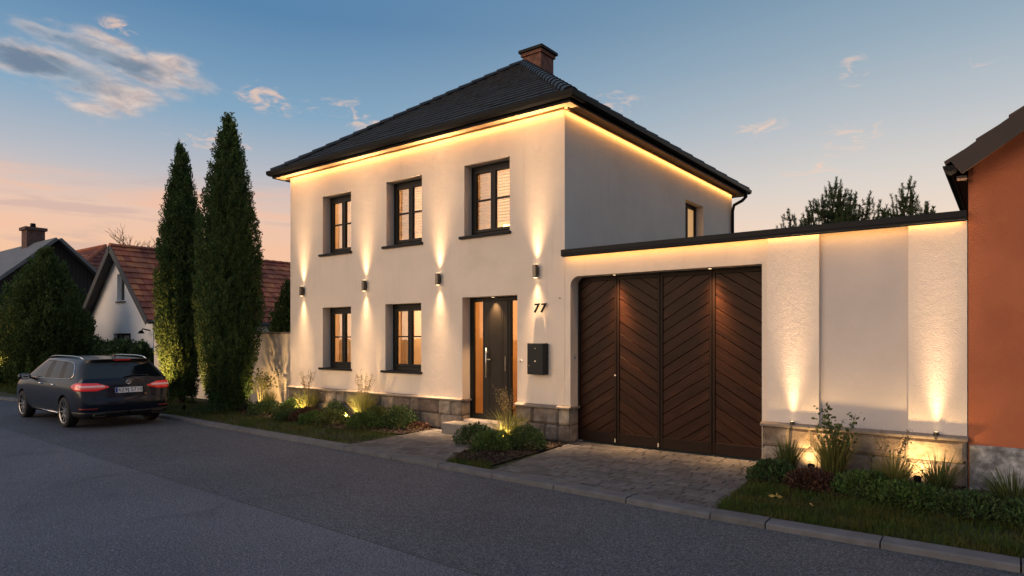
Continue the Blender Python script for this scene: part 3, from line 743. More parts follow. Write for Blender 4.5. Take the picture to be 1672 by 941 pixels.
def gut(a, b, n):
    a, b, n = Vector(a), Vector(b), Vector(n); t = (b-a).normalized(); k = len(prof); vs_ = []
    for p, s_ in ((a, -1), (b, 1)):
        for q, zz in prof: vs_.append(p+n*(-q)+t*s_*(-q)+Vector((0, 0, zz)))
    g.add(vs_, [(i, (i+1) % k, (i+1) % k+k, i+k) for i in range(k)])
gz = EZ-.085
gut((EX0, EY0, gz), (EX1, EY0, gz), (0, -1, 0)); gut((EX1, EY0, gz), (EX1, EY1, gz), (1, 0, 0)); gut((EX1, EY1, gz), (EX0, EY1, gz), (0, 1, 0)); gut((EX0, EY1, gz), (EX0, EY0, gz), (-1, 0, 0))
part('gutter', g, M['gutter'], house)
g = MB(); g.tube([(EX1+.06, EY1-.25, gz), (EX1+.06, EY1-.25, gz-.12), (EX1-.02, EY1-.3, gz-.22), (HX1+.10, HY1-.12, gz-.34), (HX1+.06, HY1-.12, gz-.5), (HX1+.06, HY1-.12, 0)], .042, 10)
part('downpipe', g, M['gutter'], house, smooth=True)
# light tape hidden behind a lip under the eaves
g = MB(); ls = s-.004
g.box(HX0-.05, HX1+.05, HY0-.095, HY0-.08, ls-.036, ls); g.box(HX1+.08, HX1+.095, HY0-.05, HY1, ls-.042, ls)
part('light_lip', g, M['soffit'], house)
g = MB(); g.box(HX0, HX1, HY0-.062, HY0-.045, ls-.012, ls); g.box(HX1+.045, HX1+.062, HY0, HY1, ls-.012, ls)
part('light_tape', g, M['led'], house)
lamp('eave_light', 'AREA', ((HX0+HX1)/2, HY0-.052, ls-.016), 15, (1, .46, .125), house, aim=(0, .55, -1), size=(HX1-HX0, .012))
o = lamp('eave_light', 'AREA', (HX1+.052, (HY0+HY1)/2, ls-.016), 14.5, (1, .46, .125), house, size=(.012, HY1-HY0)); o.rotation_euler = (0, R(180-29)-R(180), 0); 
o.rotation_euler = Matrix(((0, -.876, .482), (1, 0, 0), (0, .482, .876))).to_euler(); o.data.size, o.data.size_y = HY1-HY0, .012
# chimney
cx, cy = -9.93, 14.15
ch = part('chimney', MB().box(cx-.29, cx+.29, cy-.29, cy+.29, 8.1, 9.16).box(cx-.33, cx+.33, cy-.33, cy+.33, 9.16, 9.25), M['brick'], house)
part('chimney_cap', MB().box(cx-.38, cx+.38, cy-.38, cy+.38, 9.25, 9.33).box(cx+.05, cx+.19, cy-.07, cy+.07, 9.33, 9.39), M['dark_metal'], ch, bevel=.01)
# cottage next: small flush light over the door
t = thing('door_downlight', 'small round downlight in the head of the front door recess', 'downlight', (-7.63, HY0+.13, DOOR[3]))
part('housing', MB().lathe([(0, 0), (.045, 0), (.045, -.012), (.036, -.016)], 20, M=Matrix.Translation((-7.63, HY0+.12, DOOR[3]-.001))), M['steel'], t)
part('lens', MB().lathe([(.036, -.014), (0, -.014)], 20, M=Matrix.Translation((-7.63, HY0+.12, DOOR[3]-.001))), M['lens'], t)
lamp('spot', 'SPOT', (-7.63, HY0+.12, DOOR[3]-.03), 170, WARM, t, aim=(0, .10, -1), size=80, radius=.02)

# ------------------------------------------------------------------ wall lamps, number, mailbox
sc_t = thing('wall_lamp', 'steel up-and-down wall lamp nearest the left corner of the house', 'wall lamp', (0, 0, 0), group='up-and-down wall lamps on the house front')
g = MB(); g.box(-.036, .036, -.105, -.03, -.115, .115); part('housing', g, M['bronze'], sc_t, bevel=.010)
part('bracket', MB().box(-.024, .024, -.03, 0, -.07, .07), M['bronze'], sc_t)
part('lens', MB().box(-.028, .028, -.092, -.034, .1155, .118), M['lens'], sc_t); part('lens', MB().box(-.028, .028, -.092, -.034, -.118, -.1155), M['lens'], sc_t)
beam_optics(lamp('up_beam', 'SPOT', (0, -.060, .13), 600, WARM2, sc_t, aim=(0, .02, 1), size=100, radius=.015), 16.0, .0, .5)
beam_optics(lamp('down_beam', 'SPOT', (0, -.060, -.13), 460, WARM2, sc_t, aim=(0, .02, -1), size=100, radius=.015), 16.0, .0, .5)
SCON = [(-13.3, 2.87, None), (-11.06, 2.89, 'steel up-and-down wall lamp between the two left columns of windows'),
        (-8.87, 2.91, 'steel up-and-down wall lamp left of the front door'), (-6.54, 2.92, 'steel up-and-down wall lamp above the number 77')]
for i, (x, z, lb) in enumerate(SCON):
    o = sc_t if i == 0 else copy_tree(sc_t)
    o.location = (x, HY0, z)
    if lb: o['label'] = lb
t = thing('house_number', 'dark metal house number 77 standing off the cream wall', 'house number', (-6.48, HY0, 2.27))
for dx in (-.07, .07):
    text_part('digit', '7', .215, .010, Matrix.Translation((-6.48+dx, HY0-.035, 2.27)) @ Matrix.Rotation(R(90), 4, 'X'), M['dark_metal'], t, shear=.18, bevel=.005)
t = thing('mailbox', 'flat dark grey wall mailbox under the house number', 'mailbox', (-6.55, HY0, 1.4))
bx = part('body', MB().box(-6.67, -6.31, HY0-.13, HY0-.004, 1.13, 1.67), M['mailbox'], t, bevel=.01)
part('front_flap', MB().box(-6.66, -6.33, HY0-.142, HY0-.131, 1.14, 1.66), M['mailbox'], t, bevel=.005)
part('lock', MB().tube([(-6.49, HY0-.142, 1.36), (-6.49, HY0-.15, 1.36)], .012, 12), M['steel'], t)
part('screw', MB().tube([(-6.49, HY0-.142, 1.58), (-6.49, HY0-.146, 1.58)], .007, 10), M['steel'], t); part('screw', MB().tube([(-6.62, HY0-.142, 1.28), (-6.62, HY0-.146, 1.28)], .006, 10), M['steel'], t)
def small_disc(name, label, cat, x, z, r):
    t = thing(name, label, cat, (x, HY0, z))
    part('cover', MB().lathe([(0, .0), (r, 0), (r, .012), (r*.8, .018), (0, .018)], 20, M=Matrix.Translation((x, HY0, z)) @ Matrix.Rotation(R(90), 4, 'X')), M['white_frame'], t)
    part('button', MB().lathe([(0, .019), (r*.4, .019), (r*.4, .024), (0, .024)], 16, M=Matrix.Translation((x, HY0, z)) @ Matrix.Rotation(R(90), 4, 'X')), M['bronze'], t)
small_disc('doorbell', 'small round doorbell between the front door and the mailbox', 'doorbell', -6.90, 1.35, .028)
small_disc('light_sensor', 'tiny dark sensor dot right of the house number', 'sensor', -6.08, 2.44, .016)

# ------------------------------------------------------------------ street wall with gate
GX0, GX1, GZ = -5.87, -2.74, 2.79; WX1 = -.40
wl = thing('street_wall', 'cream rendered street wall with dark coping, stone plinth and gate opening', 'wall', (-3, 9.5, 0))
g = MB(); wall_holes(g, HX1+.002, -2.66, 0, 3.13, HY0+.004, HY0+.40, [(GX0, GX1, -1, GZ)])
rr_ = .16; cxx, czz = GX0+rr_, GZ-rr_
g.prism([(GX0-.001, HY0+.006, GZ+.001)]+[(cxx-rr_*math.sin(R(a_)), HY0+.006, czz+rr_*math.cos(R(a_))) for a_ in range(0, 91, 9)], (0, .24, 0))
part('wall', g, M['stucco'], wl)
g = MB(); g.box(-2.658, -2.0, HY0-.03, HY0+.40, 0, 3.13); g.box(-.99, WX1, HY0-.03, HY0+.40, 0, 3.13)
part('wall_pilaster', g, M['stucco_rough'], wl)
part('wall_panel', MB().box(-2.0, -.99, HY0+.035, HY0+.40, 0, 3.13), M['panel'], wl)
part('coping', MB().box(HX1+.003, WX1, HY0-.13, HY0+.52, 3.155, 3.235).box(HX1+.003, WX1, HY0-.13, HY0-.115, 3.125, 3.1549), M['dark_metal'], wl, bevel=.006)
part('light_tape', MB().box(HX1+.02, WX1-.02, HY0-.085, HY0-.07, 3.144, 3.1545), M['led'], wl)
part('light_lip', MB().box(HX1+.02, WX1-.01, HY0-.11, HY0-.10, 3.11, 3.1545), M['dark_metal'], wl)
lamp('coping_light', 'AREA', ((HX1+WX1)/2, HY0-.075, 3.138), 7.5, (1, .46, .12), wl, aim=(0, .6, -1), size=(WX1-HX1-.1, .012))
plinth(-2.71, WX1-.005, wl, yf=HY0-.03, rows=(.29, .265))
g = MB(); stones(g, (-2.712, HY0-.075, 0), (0, 1, 0), (0, 0, 1), (-1, 0, 0), .3, .555, (.29, .265), rg, depth=.012, wmin=.3); part('plinth', g, M['stone'], wl)
# gate
gate = thing('garage_gate', 'wide dark brown timber gate of four chevron-boarded leaves', 'gate', (-4.3, 9.56, 0))
JX = [GX0+.01, -5.12, -4.36, -3.53, GX1-.01]
gy = 9.56
def plank_mesh(x0, x1, z0, z1, rise, name, parent):
    g = MB(); grain = []; pw = .155; sl = .62*rise; c = math.sqrt(1+sl*sl)
    k0 = int((-abs(x1-x0)*.9)/(pw*c))-3; k1 = int((z1-z0+abs(x1-x0)*.9)/(pw*c))+3
    rg = random.Random(int(x0*100))
    for k in range(k0, k1):
        zz = z0+k*pw*c; gp = .0022*c
        quad = [(x0, zz+gp), (x1, zz+gp+sl*(x1-x0)), (x1, zz+pw*c-gp+sl*(x1-x0)), (x0, zz+pw*c-gp)]
        p = clip_convex(quad, [(x0, z0), (x1, z0), (x1, z1), (x0, z1)])
        if len(p) < 3: continue
        cx = sum(q[0] for q in p)/len(p); cz = sum(q[1] for q in p)/len(p); m = len(p); e = rg.uniform(-.002, .002); s_ = rg.uniform(0, 50)
        nz = (-sl/c, 1/c)
        def inset(q):   # chamfer across the board only
            dd = (q[0]-cx)*nz[0]+(q[1]-cz)*nz[1]; f_ = max(-1, min(1, dd/(pw/2)))*.0045
            return (q[0]-nz[0]*f_, q[1]-nz[1]*f_)
        fr_ = [inset(q) for q in p]
        vs_ = [(q[0], gy-.012+e, q[1]) for q in fr_]+[(q[0], gy-.005+e, q[1]) for q in p]+[(q[0], gy+.02, q[1]) for q in p]
        g.add(vs_, [tuple(range(m))]+[(m*a+i, m*(a+1)+i, m*(a+1)+(i+1) % m, m*a+(i+1) % m) for a in (0, 1) for i in range(m)])
        for q in fr_+p+p:
            al = (q[0]+sl*q[1])/c; ac = (-sl*q[0]+q[1])/c; grain.append((al*2.2+s_, ac*26, s_))
    o = part(name, g, M['wood'], parent)
    a = o.data.attributes.new('grain', 'FLOAT_VECTOR', 'POINT'); a.data.foreach_set('vector', [c_ for v in grain for c_ in v])
    return o
for i in range(4):
    a, b = JX[i]+.004, JX[i+1]-.004; z0, z1 = .03, GZ-.012; st = .042
    g = MB(); g.box(a, a+st, gy-.028, gy+.04, z0, z1); g.box(b-st, b, gy-.028, gy+.04, z0, z1); g.box(a+st, b-st, gy-.026, gy+.04, z1-.07, z1); g.box(a+st, b-st, gy-.026, gy+.04, z0, z0+.17)
    g.box(a+st, b-st, gy+.021, gy+.04, z0+.17, z1-.07)
    lf = part('gate_leaf', g, M['gate_frame'], gate, bevel=.005)
    plank_mesh(a+st, b-st, z0+.171, z1-.071, 1 if i % 2 == 0 else -1, 'boarding', lf)
    if i == 0: part('lock', MB().tube([(b-.02, gy-.028, 1.15), (b-.02, gy-.045, 1.15)], .014, 12), M['steel'], lf)
    if i in (0, 1): part('drop_bolt', MB().box(b-.035, b-.012, gy-.040, gy-.0285, .05, .11), M['steel'], lf)
gd = thing('gate_downlight', 'flush downlight in the gate head between the two left leaves', 'downlight', (0, 0, 0), group='downlights in the gate head')
part('housing', MB().lathe([(0, 0), (.036, 0), (.036, -.008), (.028, -.012)], 20), M['steel'], gd)
part('lens', MB().lathe([(.028, -.010), (0, -.010)], 20), M['lens'], gd)
beam_optics(lamp('spot', 'SPOT', (0, .0, -.03), 800, (1, .55, .22), gd, aim=(.13, .035, -1), size=100, radius=.02), 13, .10)
gd2 = copy_tree(gd); gd2['label'] = 'flush downlight in the gate head between the two right leaves'
gd.location = (-5.10, HY0+.12, GZ-.001); gd2.location = (-3.52, HY0+.12, GZ-.001)
# intercom on the gate pier reveal
t = thing('gate_switch', 'small white key switch on the reveal beside the gate', 'switch', (GX0, HY0+.13, 1.45))
part('plate', MB().box(GX0+.001, GX0+.010, HY0+.09, HY0+.17, 1.38, 1.50), M['white_frame'], t, bevel=.003)
part('key_slot', MB().box(GX0+.0105, GX0+.014, HY0+.115, HY0+.145, 1.41, 1.44), M['bronze'], t)

# uplights on the ledge of the wall
ul = thing('ledge_uplight', 'small uplight on the stone ledge beside the gate, lighting the wall', 'uplight', (0, 0, 0), group='uplights on the wall ledge')
part('housing', MB().lathe([(0, 0), (.028, 0), (.028, .035), (.022, .04)], 16), M['bronze'], ul)
part('lens', MB().lathe([(.024, .038), (0, .038)], 16), M['lens'], ul)
part('screw', MB().tube([(0, -.04, -.03), (0, -.055, -.03)], .016, 12), M['bronze'], ul)
beam_optics(lamp('up_beam', 'SPOT', (0, .004, .05), 520, WARM2, ul, aim=(0, .02, 1), size=100, radius=.014), 12.0, .0, .45)
ul2 = copy_tree(ul); ul2['label'] = 'small uplight on the stone ledge near the orange house'
ul.location = (-2.32, HY0-.085, .603); ul2.location = (-.70, HY0-.085, .603)

# ------------------------------------------------------------------ orange house at right
oh = thing('orange_house', 'terracotta orange house gable with dark brown barge board and grey stone base', 'house', (3, 12, 0))
OX0, OX1, OY0, OY1 = -.39, 6.2, 9.27, 18; ZE, SL = 3.765, .69; XM = (OX0+OX1)/2; ZR = ZE+SL*(XM-OX0)
g = MB(); OW = (.13, 1.3, 1.2, 3.27)
wall_holes(g, OX0, OX1, 0, ZE, OY0, OY0+.3, [OW]); g.prism([(OX0, OY0, ZE), (OX1, OY0, ZE), (XM, OY0, ZR)], (0, .3, 0))
g.box(OX0, OX0+.3, OY0+.3, OY1, 0, ZE); g.box(OX1-.3, OX1, OY0+.3, OY1, 0, ZE); g.prism([(OX0, OY1, 0), (OX1, OY1, 0), (OX1, OY1, ZE), (XM, OY1, ZR), (OX0, OY1, ZE)], (0, -.3, 0))
part('wall', g, M['orange'], oh)
g = MB(); f = .07; a, b, c, d = OW
for q in ((a, a+f, c, d), (b-f, b, c, d), (a+f, b-f, d-f, d), (a+f, b-f, c, c+f), ((a+b)/2-.03, (a+b)/2+.03, c+f, d-f)): g.box(q[0], q[1], OY0+.10, OY0+.17, q[2], q[3])
w = part('window', g, M['brown_wood'], oh, bevel=.005)
part('pane', MB().add([(a+f, OY0+.14, c+f), (b-f, OY0+.14, c+f), (b-f, OY0+.14, d-f), (a+f, OY0+.14, d-f)], [(0, 1, 2, 3)]), M['dark_glass'], w)
part('plinth', MB().box(OX0+.012, OX1, OY0-.03, OY0-.002, -.05, .52), M['marble'], oh, bevel=.012)
g = MB(); ov = .28; n = Vector((-SL, 0, 1)).normalized(); ln = math.hypot(1, SL); oy = OY0-.30; rb = MB()
e0 = OX0-.10
for sgn in (1, -1):
    ex = e0 if sgn == 1 else OX1+.10; ez = ZE+SL*(-.10)
    a = Vector((ex, oy, ez)); up = Vector((sgn, 0, SL)).normalized(); W = OY1+.3-oy; L = (XM-e0)*ln
    # roof deck
    q = [a, a+Vector((0, W, 0)), a+up*L+Vector((0, W, 0)), a+up*L]; nn = Vector((-SL*sgn, 0, 1)).normalized()
    rb.prism([p+nn*.02 for p in q], nn*.06)
    if sgn == 1: tiles(g, a+nn*.085+Vector((0, W, 0))-up*.05, (0, -1, 0), up, [(0, 0), (W+.03, 0), (W+.03, L+.05), (0, L+.05)], .25, .36, .035, rnd, stagger=False)
    else: tiles(g, a+nn*.085-up*.05, (0, 1, 0), up, [(0, 0), (W, 0), (W, L+.05), (0, L+.05)], .25, .36, .035, rnd, stagger=False)
rf = part('roof', g, pm('dark_brown_tile', (.055, .028, .022), .7, .2, 3, isl=.3), oh, fix=False)
part('roof_deck', rb, M['brown_wood'], rf)
g = MB()
for sgn in (1, -1):
    ex = e0 if sgn == 1 else OX1+.10; a = Vector((ex, oy-.001, ZE+SL*(-.10))); up = Vector((sgn, 0, SL)).normalized(); nn = Vector((-SL*sgn, 0, 1)).normalized(); L = (XM-e0)*ln
    p = [a+nn*.11-up*.0, a+up*L+nn*.11, a+up*L-nn*.10, a-nn*.10]; g.prism(p, (0, -.03, 0))
part('barge_board', g, M['brown_wood'], oh)
g = MB(); vs_ = []; gx, gzz = e0-.06, ZE-.10*SL+.03
for yv in (oy-.02, OY1+.3):
    for k in range(9):
        w = math.pi+math.pi*k/8; vs_.append((gx+.07*math.cos(w), yv, gzz+.07*math.sin(w)))
g.add(vs_, [(k, k+1, k+10, k+9) for k in range(8)]+[tuple(range(9))])
part('gutter', g, M['gutter'], oh, fix=False)
part('soffit', MB().box(e0+.0, OX0-.003, oy+.05, OY1, ZE-.10*SL-.12, ZE-.10*SL-.09), M['brown_wood'], oh)

# ------------------------------------------------------------------ garden wall and cottage at left
gw = thing('garden_wall', 'low cream garden wall left of the house behind the tall cypresses', 'wall', (-18, 9.7, 0))
part('wall', MB().box(-21.7, HX0-.003, 9.62, 9.84, 0, 1.87), M['stucco'], gw)
part('wall_cap', MB().box(-21.72, HX0-.003, 9.58, 9.88, 1.872, 1.915), M['ledge'], gw, bevel=.006)
ct = thing('white_cottage', 'small white gabled cottage with red clay tile roof behind the dark car', 'house', (-27.7, 15, 0))
CX0, CX1, CY0, CY1, CE, CR = -30.6, -24.9, 11.0, 24.0, 2.62, 5.25; CM = (CX0+CX1)/2; csl = (CR-CE)/(CM-CX0)
g = MB(); h1 = (-27.95, -27.25, 3.2, 4.28); h2 = (-28.3, -26.75, 0, 1.95)
wall_holes(g, CX0, CX1, 0, CE, CY0, CY0+.3, [h2])
# gable with the attic window: pieces around the opening
def gz_(x): return CE+csl*(min(x-CX0, CX1-x))
a, b, c, d = h1
for xs in ((CX0, a), (b, CX1)):
    pts = [(xs[0], CY0, CE), (xs[1], CY0, CE)]
    pts += [(xs[1], CY0, gz_(xs[1]))] if xs[0] == CX0 else [(xs[0], CY0, gz_(xs[0]))]
    g.prism(pts, (0, .3, 0))
g.box(a, b, CY0, CY0+.3, CE, c); g.prism([(a, CY0, d), (b, CY0, d), (b, CY0, gz_(b)), (CM, CY0, CR), (a, CY0, gz_(a))], (0, .3, 0))
g.box(CX0, CX0+.3, CY0+.3, CY1, 0, CE); g.box(CX1-.3, CX1, CY0+.3, CY1, 0, CE)
part('wall', g, M['white_wall'], ct)
g = MB(); yy = CY0+.13
for q in ((a, a+.05, c, d), (b-.05, b, c, d), (a+.05, b-.05, d-.05, d), (a+.05, b-.05, c, c+.05), (-27.62, -27.58, c+.05, d-.05)): g.box(q[0], q[1], yy, yy+.06, q[2], q[3])
w = part('window', g, M['white_frame'], ct)
part('pane', MB().add([(a+.05, yy+.03, c+.05), (b-.05, yy+.03, c+.05), (b-.05, yy+.03, d-.05), (a+.05, yy+.03, d-.05)], [(0, 1, 2, 3)]), M['dark_glass'], w)
part('sill', MB().box(a-.06, b+.06, CY0-.05, yy-.002, c-.05, c-.002), M['grey_trim'], w)
a, b, c, d = h2; g = MB()
for q in ((a, a+.08, c, d), (b-.08, b, c, d), (a+.08, b-.08, d-.08, d), (-27.75, -27.68, c, d-.08), (-27.2, -27.13, c, d-.08)): g.box(q[0], q[1], yy, yy+.07, q[2], q[3])
dr = part('door', g, M['brown_wood'], ct)
part('leaf', MB().box(-27.68, -27.2, yy+.02, yy+.06, .02, d-.08), M['white_frame'], dr)
part('pane', MB().box(a+.08, -27.75, yy+.03, yy+.04, .02, d-.08).box(-27.13, b-.08, yy+.03, yy+.04, .02, d-.08), M['dark_glass'], dr)
g = MB(); rb = MB(); ln = math.hypot(1, csl); oy = CY0-.35; W = CY1-oy; ovx = .32
for sgn in (1, -1):
    ex = CX0-ovx if sgn == 1 else CX1+ovx; A = Vector((ex, oy, CE-csl*ovx)); up = Vector((sgn, 0, csl)).normalized(); nn = Vector((-csl*sgn, 0, 1)).normalized(); L = (CM-CX0+ovx)*ln
    rb.prism([p+nn*.02 for p in (A, A+Vector((0, W, 0)), A+up*L+Vector((0, W, 0)), A+up*L)], nn*.06)
    if sgn == 1: tiles(g, A+nn*.085+Vector((0, W, 0)), (0, -1, 0), up, [(0, 0), (W, 0), (W, L), (0, L)], .26, .34, .05, rnd, stagger=False, jit=.008)
    else: tiles(g, A+nn*.085, (0, 1, 0), up, [(0, 0), (W, 0), (W, L), (0, L)], .26, .34, .05, rnd, stagger=False, jit=.008)
rf = part('roof', g, M['red_tile'], ct, fix=False)
part('roof_deck', rb, M['grey_trim'], rf)
g = MB(); k = 0; yv = oy
while yv < CY1:
    vs_ = []
    for yy_, r in ((yv, .14), (yv+.40, .115)):
        for q in range(7):
            w_ = math.pi*q/6; vs_.append((CM+r*math.cos(w_), yy_, CR+csl*0+.10+r*.8*math.sin(w_)))
    g.add(vs_, [(q, q+1, q+8, q+7) for q in range(6)]+[tuple(range(7))]); yv += .37
part('ridge_cap', g, M['red_tile'], rf, fix=False)
g = MB()
for sgn in (1, -1):
    ex = CX0-ovx if sgn == 1 else CX1+ovx; A = Vector((ex, oy-.001, CE-csl*ovx)); up = Vector((sgn, 0, csl)).normalized(); nn = Vector((-csl*sgn, 0, 1)).normalized(); L = (CM-CX0+ovx)*ln
    g.prism([A+nn*.13, A+up*L+nn*.13, A+up*L-nn*.10, A-nn*.10], (0, -.03, 0))
part('barge_board', g, M['grey_trim'], ct)
g = MB(); g.tube([(CX1+ovx+.06, oy, CE-csl*ovx+.02), (CX1+ovx+.06, CY1, CE-csl*ovx+.02)], .07, 8); part('gutter', g, M['grey_trim'], ct)
t = thing('bracket_lamp', 'small dark round bracket lamp on the white cottage corner', 'lamp', (-25.1, CY0, 2.1))
part('bracket', MB().tube([(-25.15, CY0, 2.05), (-25.15, CY0-.25, 2.1), (-25.15, CY0-.3, 2.0)], .025, 8), M['gutter'], t)
part('shade', MB().lathe([(.02, .05), (.06, .03), (.11, -.05), (.1, -.07)], 14, M=Matrix.Translation((-25.15, CY0-.3, 2.0))), M['gutter'], t)

# dark barn and the house behind
bn = thing('dark_barn', 'dark timber barn gable with grey roof and brick chimney behind the shrubs', 'barn', (-47, 13.4, 0))
BX, BYM, BZR, BW, BE = -42.0, 13.4, 7.15, 4.6, 2.9
g = MB(); g.prism([(BX, BYM-BW, 0), (BX, BYM+BW, 0), (BX, BYM+BW, BE), (BX, BYM, BZR), (BX, BYM-BW, BE)], (-14, 0, 0)); part('wall', g, M['barn'], bn)
sl_ = (BZR-BE)/BW; g = MB()
for sgn in (1, -1):
    A = Vector((BX+.5, BYM-sgn*(BW+.4), BE-sl_*.4)); up = Vector((0, sgn, sl_)).normalized(); nn = Vector((0, -sl_*sgn, 1)).normalized(); L = (BW+.4)*math.hypot(1, sl_)
    g.prism([p+nn*.03 for p in (A, A+up*L, A+up*L+Vector((-15, 0, 0)), A+Vector((-15, 0, 0)))], nn*.16)
rf = part('roof', g, pm('grey_sheet_roof', (.14, .145, .155), .7, .2, 2, bump=.004, bscale=9), bn)
cb = part('chimney', MB().box(-46.0, -45.1, BYM-.45, BYM+.45, 6.4, 8.05).box(-46.1, -45.0, BYM-.55, BYM+.55, 8.05, 8.22), M['brick_dim'], bn)
part('chimney_pot', MB().lathe([(.16, 8.22), (.13, 8.5), (.0, 8.5)], 12, M=Matrix.Translation((-45.6, BYM, 0))), M['gutter'], cb)
rh = thing('red_roofed_house', 'distant house with faded red hipped roof behind the dark barn', 'house', (-55, 19, 0))
part('wall', MB().box(-62, -47.6, 15.6, 22.4, 0, 5.0), M['brick_dim'], rh)
g = MB(); rr = random.Random(9); a = Vector((-62.5, 15.1, 4.9)); b = Vector((-47.1, 15.1, 4.9)); r0, r1 = Vector((-59.5, 19, 8.15)), Vector((-50.2, 19, 8.15)); c, d = Vector((-47.1, 22.9, 4.9)), Vector((-62.5, 22.9, 4.9))
L = math.hypot(3.9, 3.25); tiles(g, a, (1, 0, 0), (0, 3.9, 3.25), [(0, 0), (15.4, 0), (12.3, L), (3.0, L)], .3, .4, .06, rr, stagger=False, jit=.012)
L2 = math.hypot(3.1, 3.25); tiles(g, b, (0, 1, 0), (-3.1, 0, 3.25), [(0, 0), (7.8, 0), (3.9, L2)], .3, .4, .06, rr, stagger=False, jit=.012)
rf = part('roof', g, pm('old_red_tile', (.19, .06, .042), .85, .3, 1.5, isl=.35), rh, fix=False)
part('roof_deck', MB().poly([a, b, r1, r0]).poly([b, c, r1]).poly([c, d, r0, r1]).poly([d, a, r0]), M['red_tile'], rf)
part('ridge_cap', MB().tube([r0+Vector((0, 0, .08)), r1+Vector((0, 0, .08)), b+Vector((0, 0, .12))], .12, 8), M['red_tile'], rf)

# ------------------------------------------------------------------ trees
def column_tree(name, label, cat, x, y, h, rad, seed, mat, prof, n=1500, per=15, leaf=.075, spray=.26, group=None, base=.15, noisy=.16):
    rg = np.random.default_rng(seed); t = thing(name, label, cat, (x, y, 0), group=group)
    g = MB(); g.tube([(x, y, -.1), (x+.02, y, h*.5), (x, y, h*.92)], [.11, .07, .02], 8)
    part('trunk', g, M['bark'], t)
    zs = np.linspace(0, 1, 200); pr = np.array([prof(z) for z in zs]); cdf = np.cumsum(pr+.03); cdf /= cdf[-1]
    z = np.interp(rg.uniform(0, 1, n), cdf, zs); th = rg.uniform(0, 2*math.pi, n)
    lump = 1+noisy*np.array([mnoise.noise(Vector((math.cos(a)*1.6, math.sin(a)*1.6, b*h*.9+seed)))*1.3+mnoise.noise(Vector((math.cos(a)*4, math.sin(a)*4, b*h*2.4+seed)))*.8 for a, b in zip(th, z)])
    rr = np.interp(z, zs, pr)*rad*lump*(1-.42*rg.uniform(0, 1, n)**1.8)
    S = np.stack([x+rr*np.cos(th), y+rr*np.sin(th), base+z*(h-base)], 1)
    out = np.stack([np.cos(th), np.sin(th), np.zeros(n)], 1)
    ax = out*rg.uniform(.15, .6, (n, 1))+np.array([[0, 0, 1.]])+rg.normal(size=(n, 3))*.15; ax /= np.linalg.norm(ax, axis=1, keepdims=True)
    k = rg.uniform(-.5, .5, (n, per, 1)); tap = (1-np.abs(k)*1.2)
    P = S[:, None, :]+ax[:, None, :]*k*spray+unit(rg, n*per).reshape(n, per, 3)*spray*.24*tap
    D = ax[:, None, :]*1.0+out[:, None, :]*.25+unit(rg, n*per).reshape(n, per, 3)*.5
    V1 = leaves(P.reshape(-1, 3), D.reshape(-1, 3), leaf, rg, .5)
    m = n*3; z2 = np.interp(rg.uniform(0, 1, m), cdf, zs); th2 = rg.uniform(0, 2*math.pi, m); r2 = np.interp(z2, zs, pr)*rad*rg.uniform(.2, .68, m)
    P2 = np.stack([x+r2*np.cos(th2), y+r2*np.sin(th2), base+z2*(h-base)*.97], 1)
    V2 = leaves(P2, unit(rg, m)*.6+np.array([[0, 0, 1.]]), .2, rg, .7)
    npmesh('crown', *merge(V1, V2), mat, t)
    return t
cyp = lambda z: (min(1, .62+z*1.6) if z < .25 else 1)*(1-max(0, (z-.45)/.55)**1.7)**.9 if z < 1 else 0
thu = lambda z: math.sin(math.pi*min(1, .18+z*.82))**.75*(1-.35*z)+.02
column_tree('cypress_tree', 'taller dark cypress column, right one of the pair beside the cream house', 'tree', -15.30, 8.55, 7.30, .72, 11, M['cypress'], cyp, 3600, 24, .048, .26, 'pair of tall cypress columns', noisy=.10)
column_tree('cypress_tree', 'shorter slimmer cypress column, left one of the pair beside the car', 'tree', -18.12, 8.75, 7.12, .60, 12, M['cypress'], cyp, 3200, 24, .048, .26, 'pair of tall cypress columns', noisy=.10)
column_tree('thuja_tree', 'big rounded thuja bush-tree standing before the dark barn', 'tree', -28.1, 8.7, 5.0, 1.45, 13, M['thuja'], thu, 2600, 18, .085, .36, noisy=.30)
column_tree('thuja_tree', 'dark conifer at the far left edge of the picture', 'tree', -33.4, 10.2, 5.2, 2.2, 14, M['cypress'], thu, 2000, 14, .13, .45, noisy=.28)
column_tree('thuja_tree', 'low dark conifer at the left kerb under the taller one', 'tree', -31.3, 8.2, 2.8, 1.5, 15, M['cypress'], thu, 1200, 14, .12, .4, noisy=.28)
column_tree('thuja_tree', 'narrow green conifer behind the garden wall against the red roof', 'tree', -16.75, 11.2, 3.4, .7, 16, M['thuja'], thu, 800, 14, .08, .3, noisy=.25)
def hedge(name, label, x0, x1, y0, y1, z1, seed, n=9000):
    rg = np.random.default_rng(seed); t = thing(name, label, 'hedge', ((x0+x1)/2, (y0+y1)/2, 0))
    P = np.stack([rg.uniform(x0, x1, n), rg.uniform(y0, y1, n), rg.uniform(0, 1, n)**.7*z1], 1)
    P[:, 2] += .12*np.array([mnoise.noise(Vector((p[0]*1.7, p[1]*1.7, seed))) for p in P])*P[:, 2]
    npmesh('foliage', *leaves(P, unit(rg, n)+np.array([[0, -.3, .6]]), .11, rg, .6), M['hedge'], t)
    g = MB()
    for k in range(6): xx = x0+(x1-x0)*(k+.5)/6; g.tube([(xx, (y0+y1)/2, -.05), (xx, (y0+y1)/2, z1*.8)], [.03, .012], 6)
    g.tube([(x0, (y0+y1)/2, .02), (x1, (y0+y1)/2, .02)], .02, 6); part('stem', g, M['bark'], t)
hedge('hedge', 'clipped dark hedge in front of the white cottage', -29.5, -24.2, 9.6, 10.5, 1.62, 21)
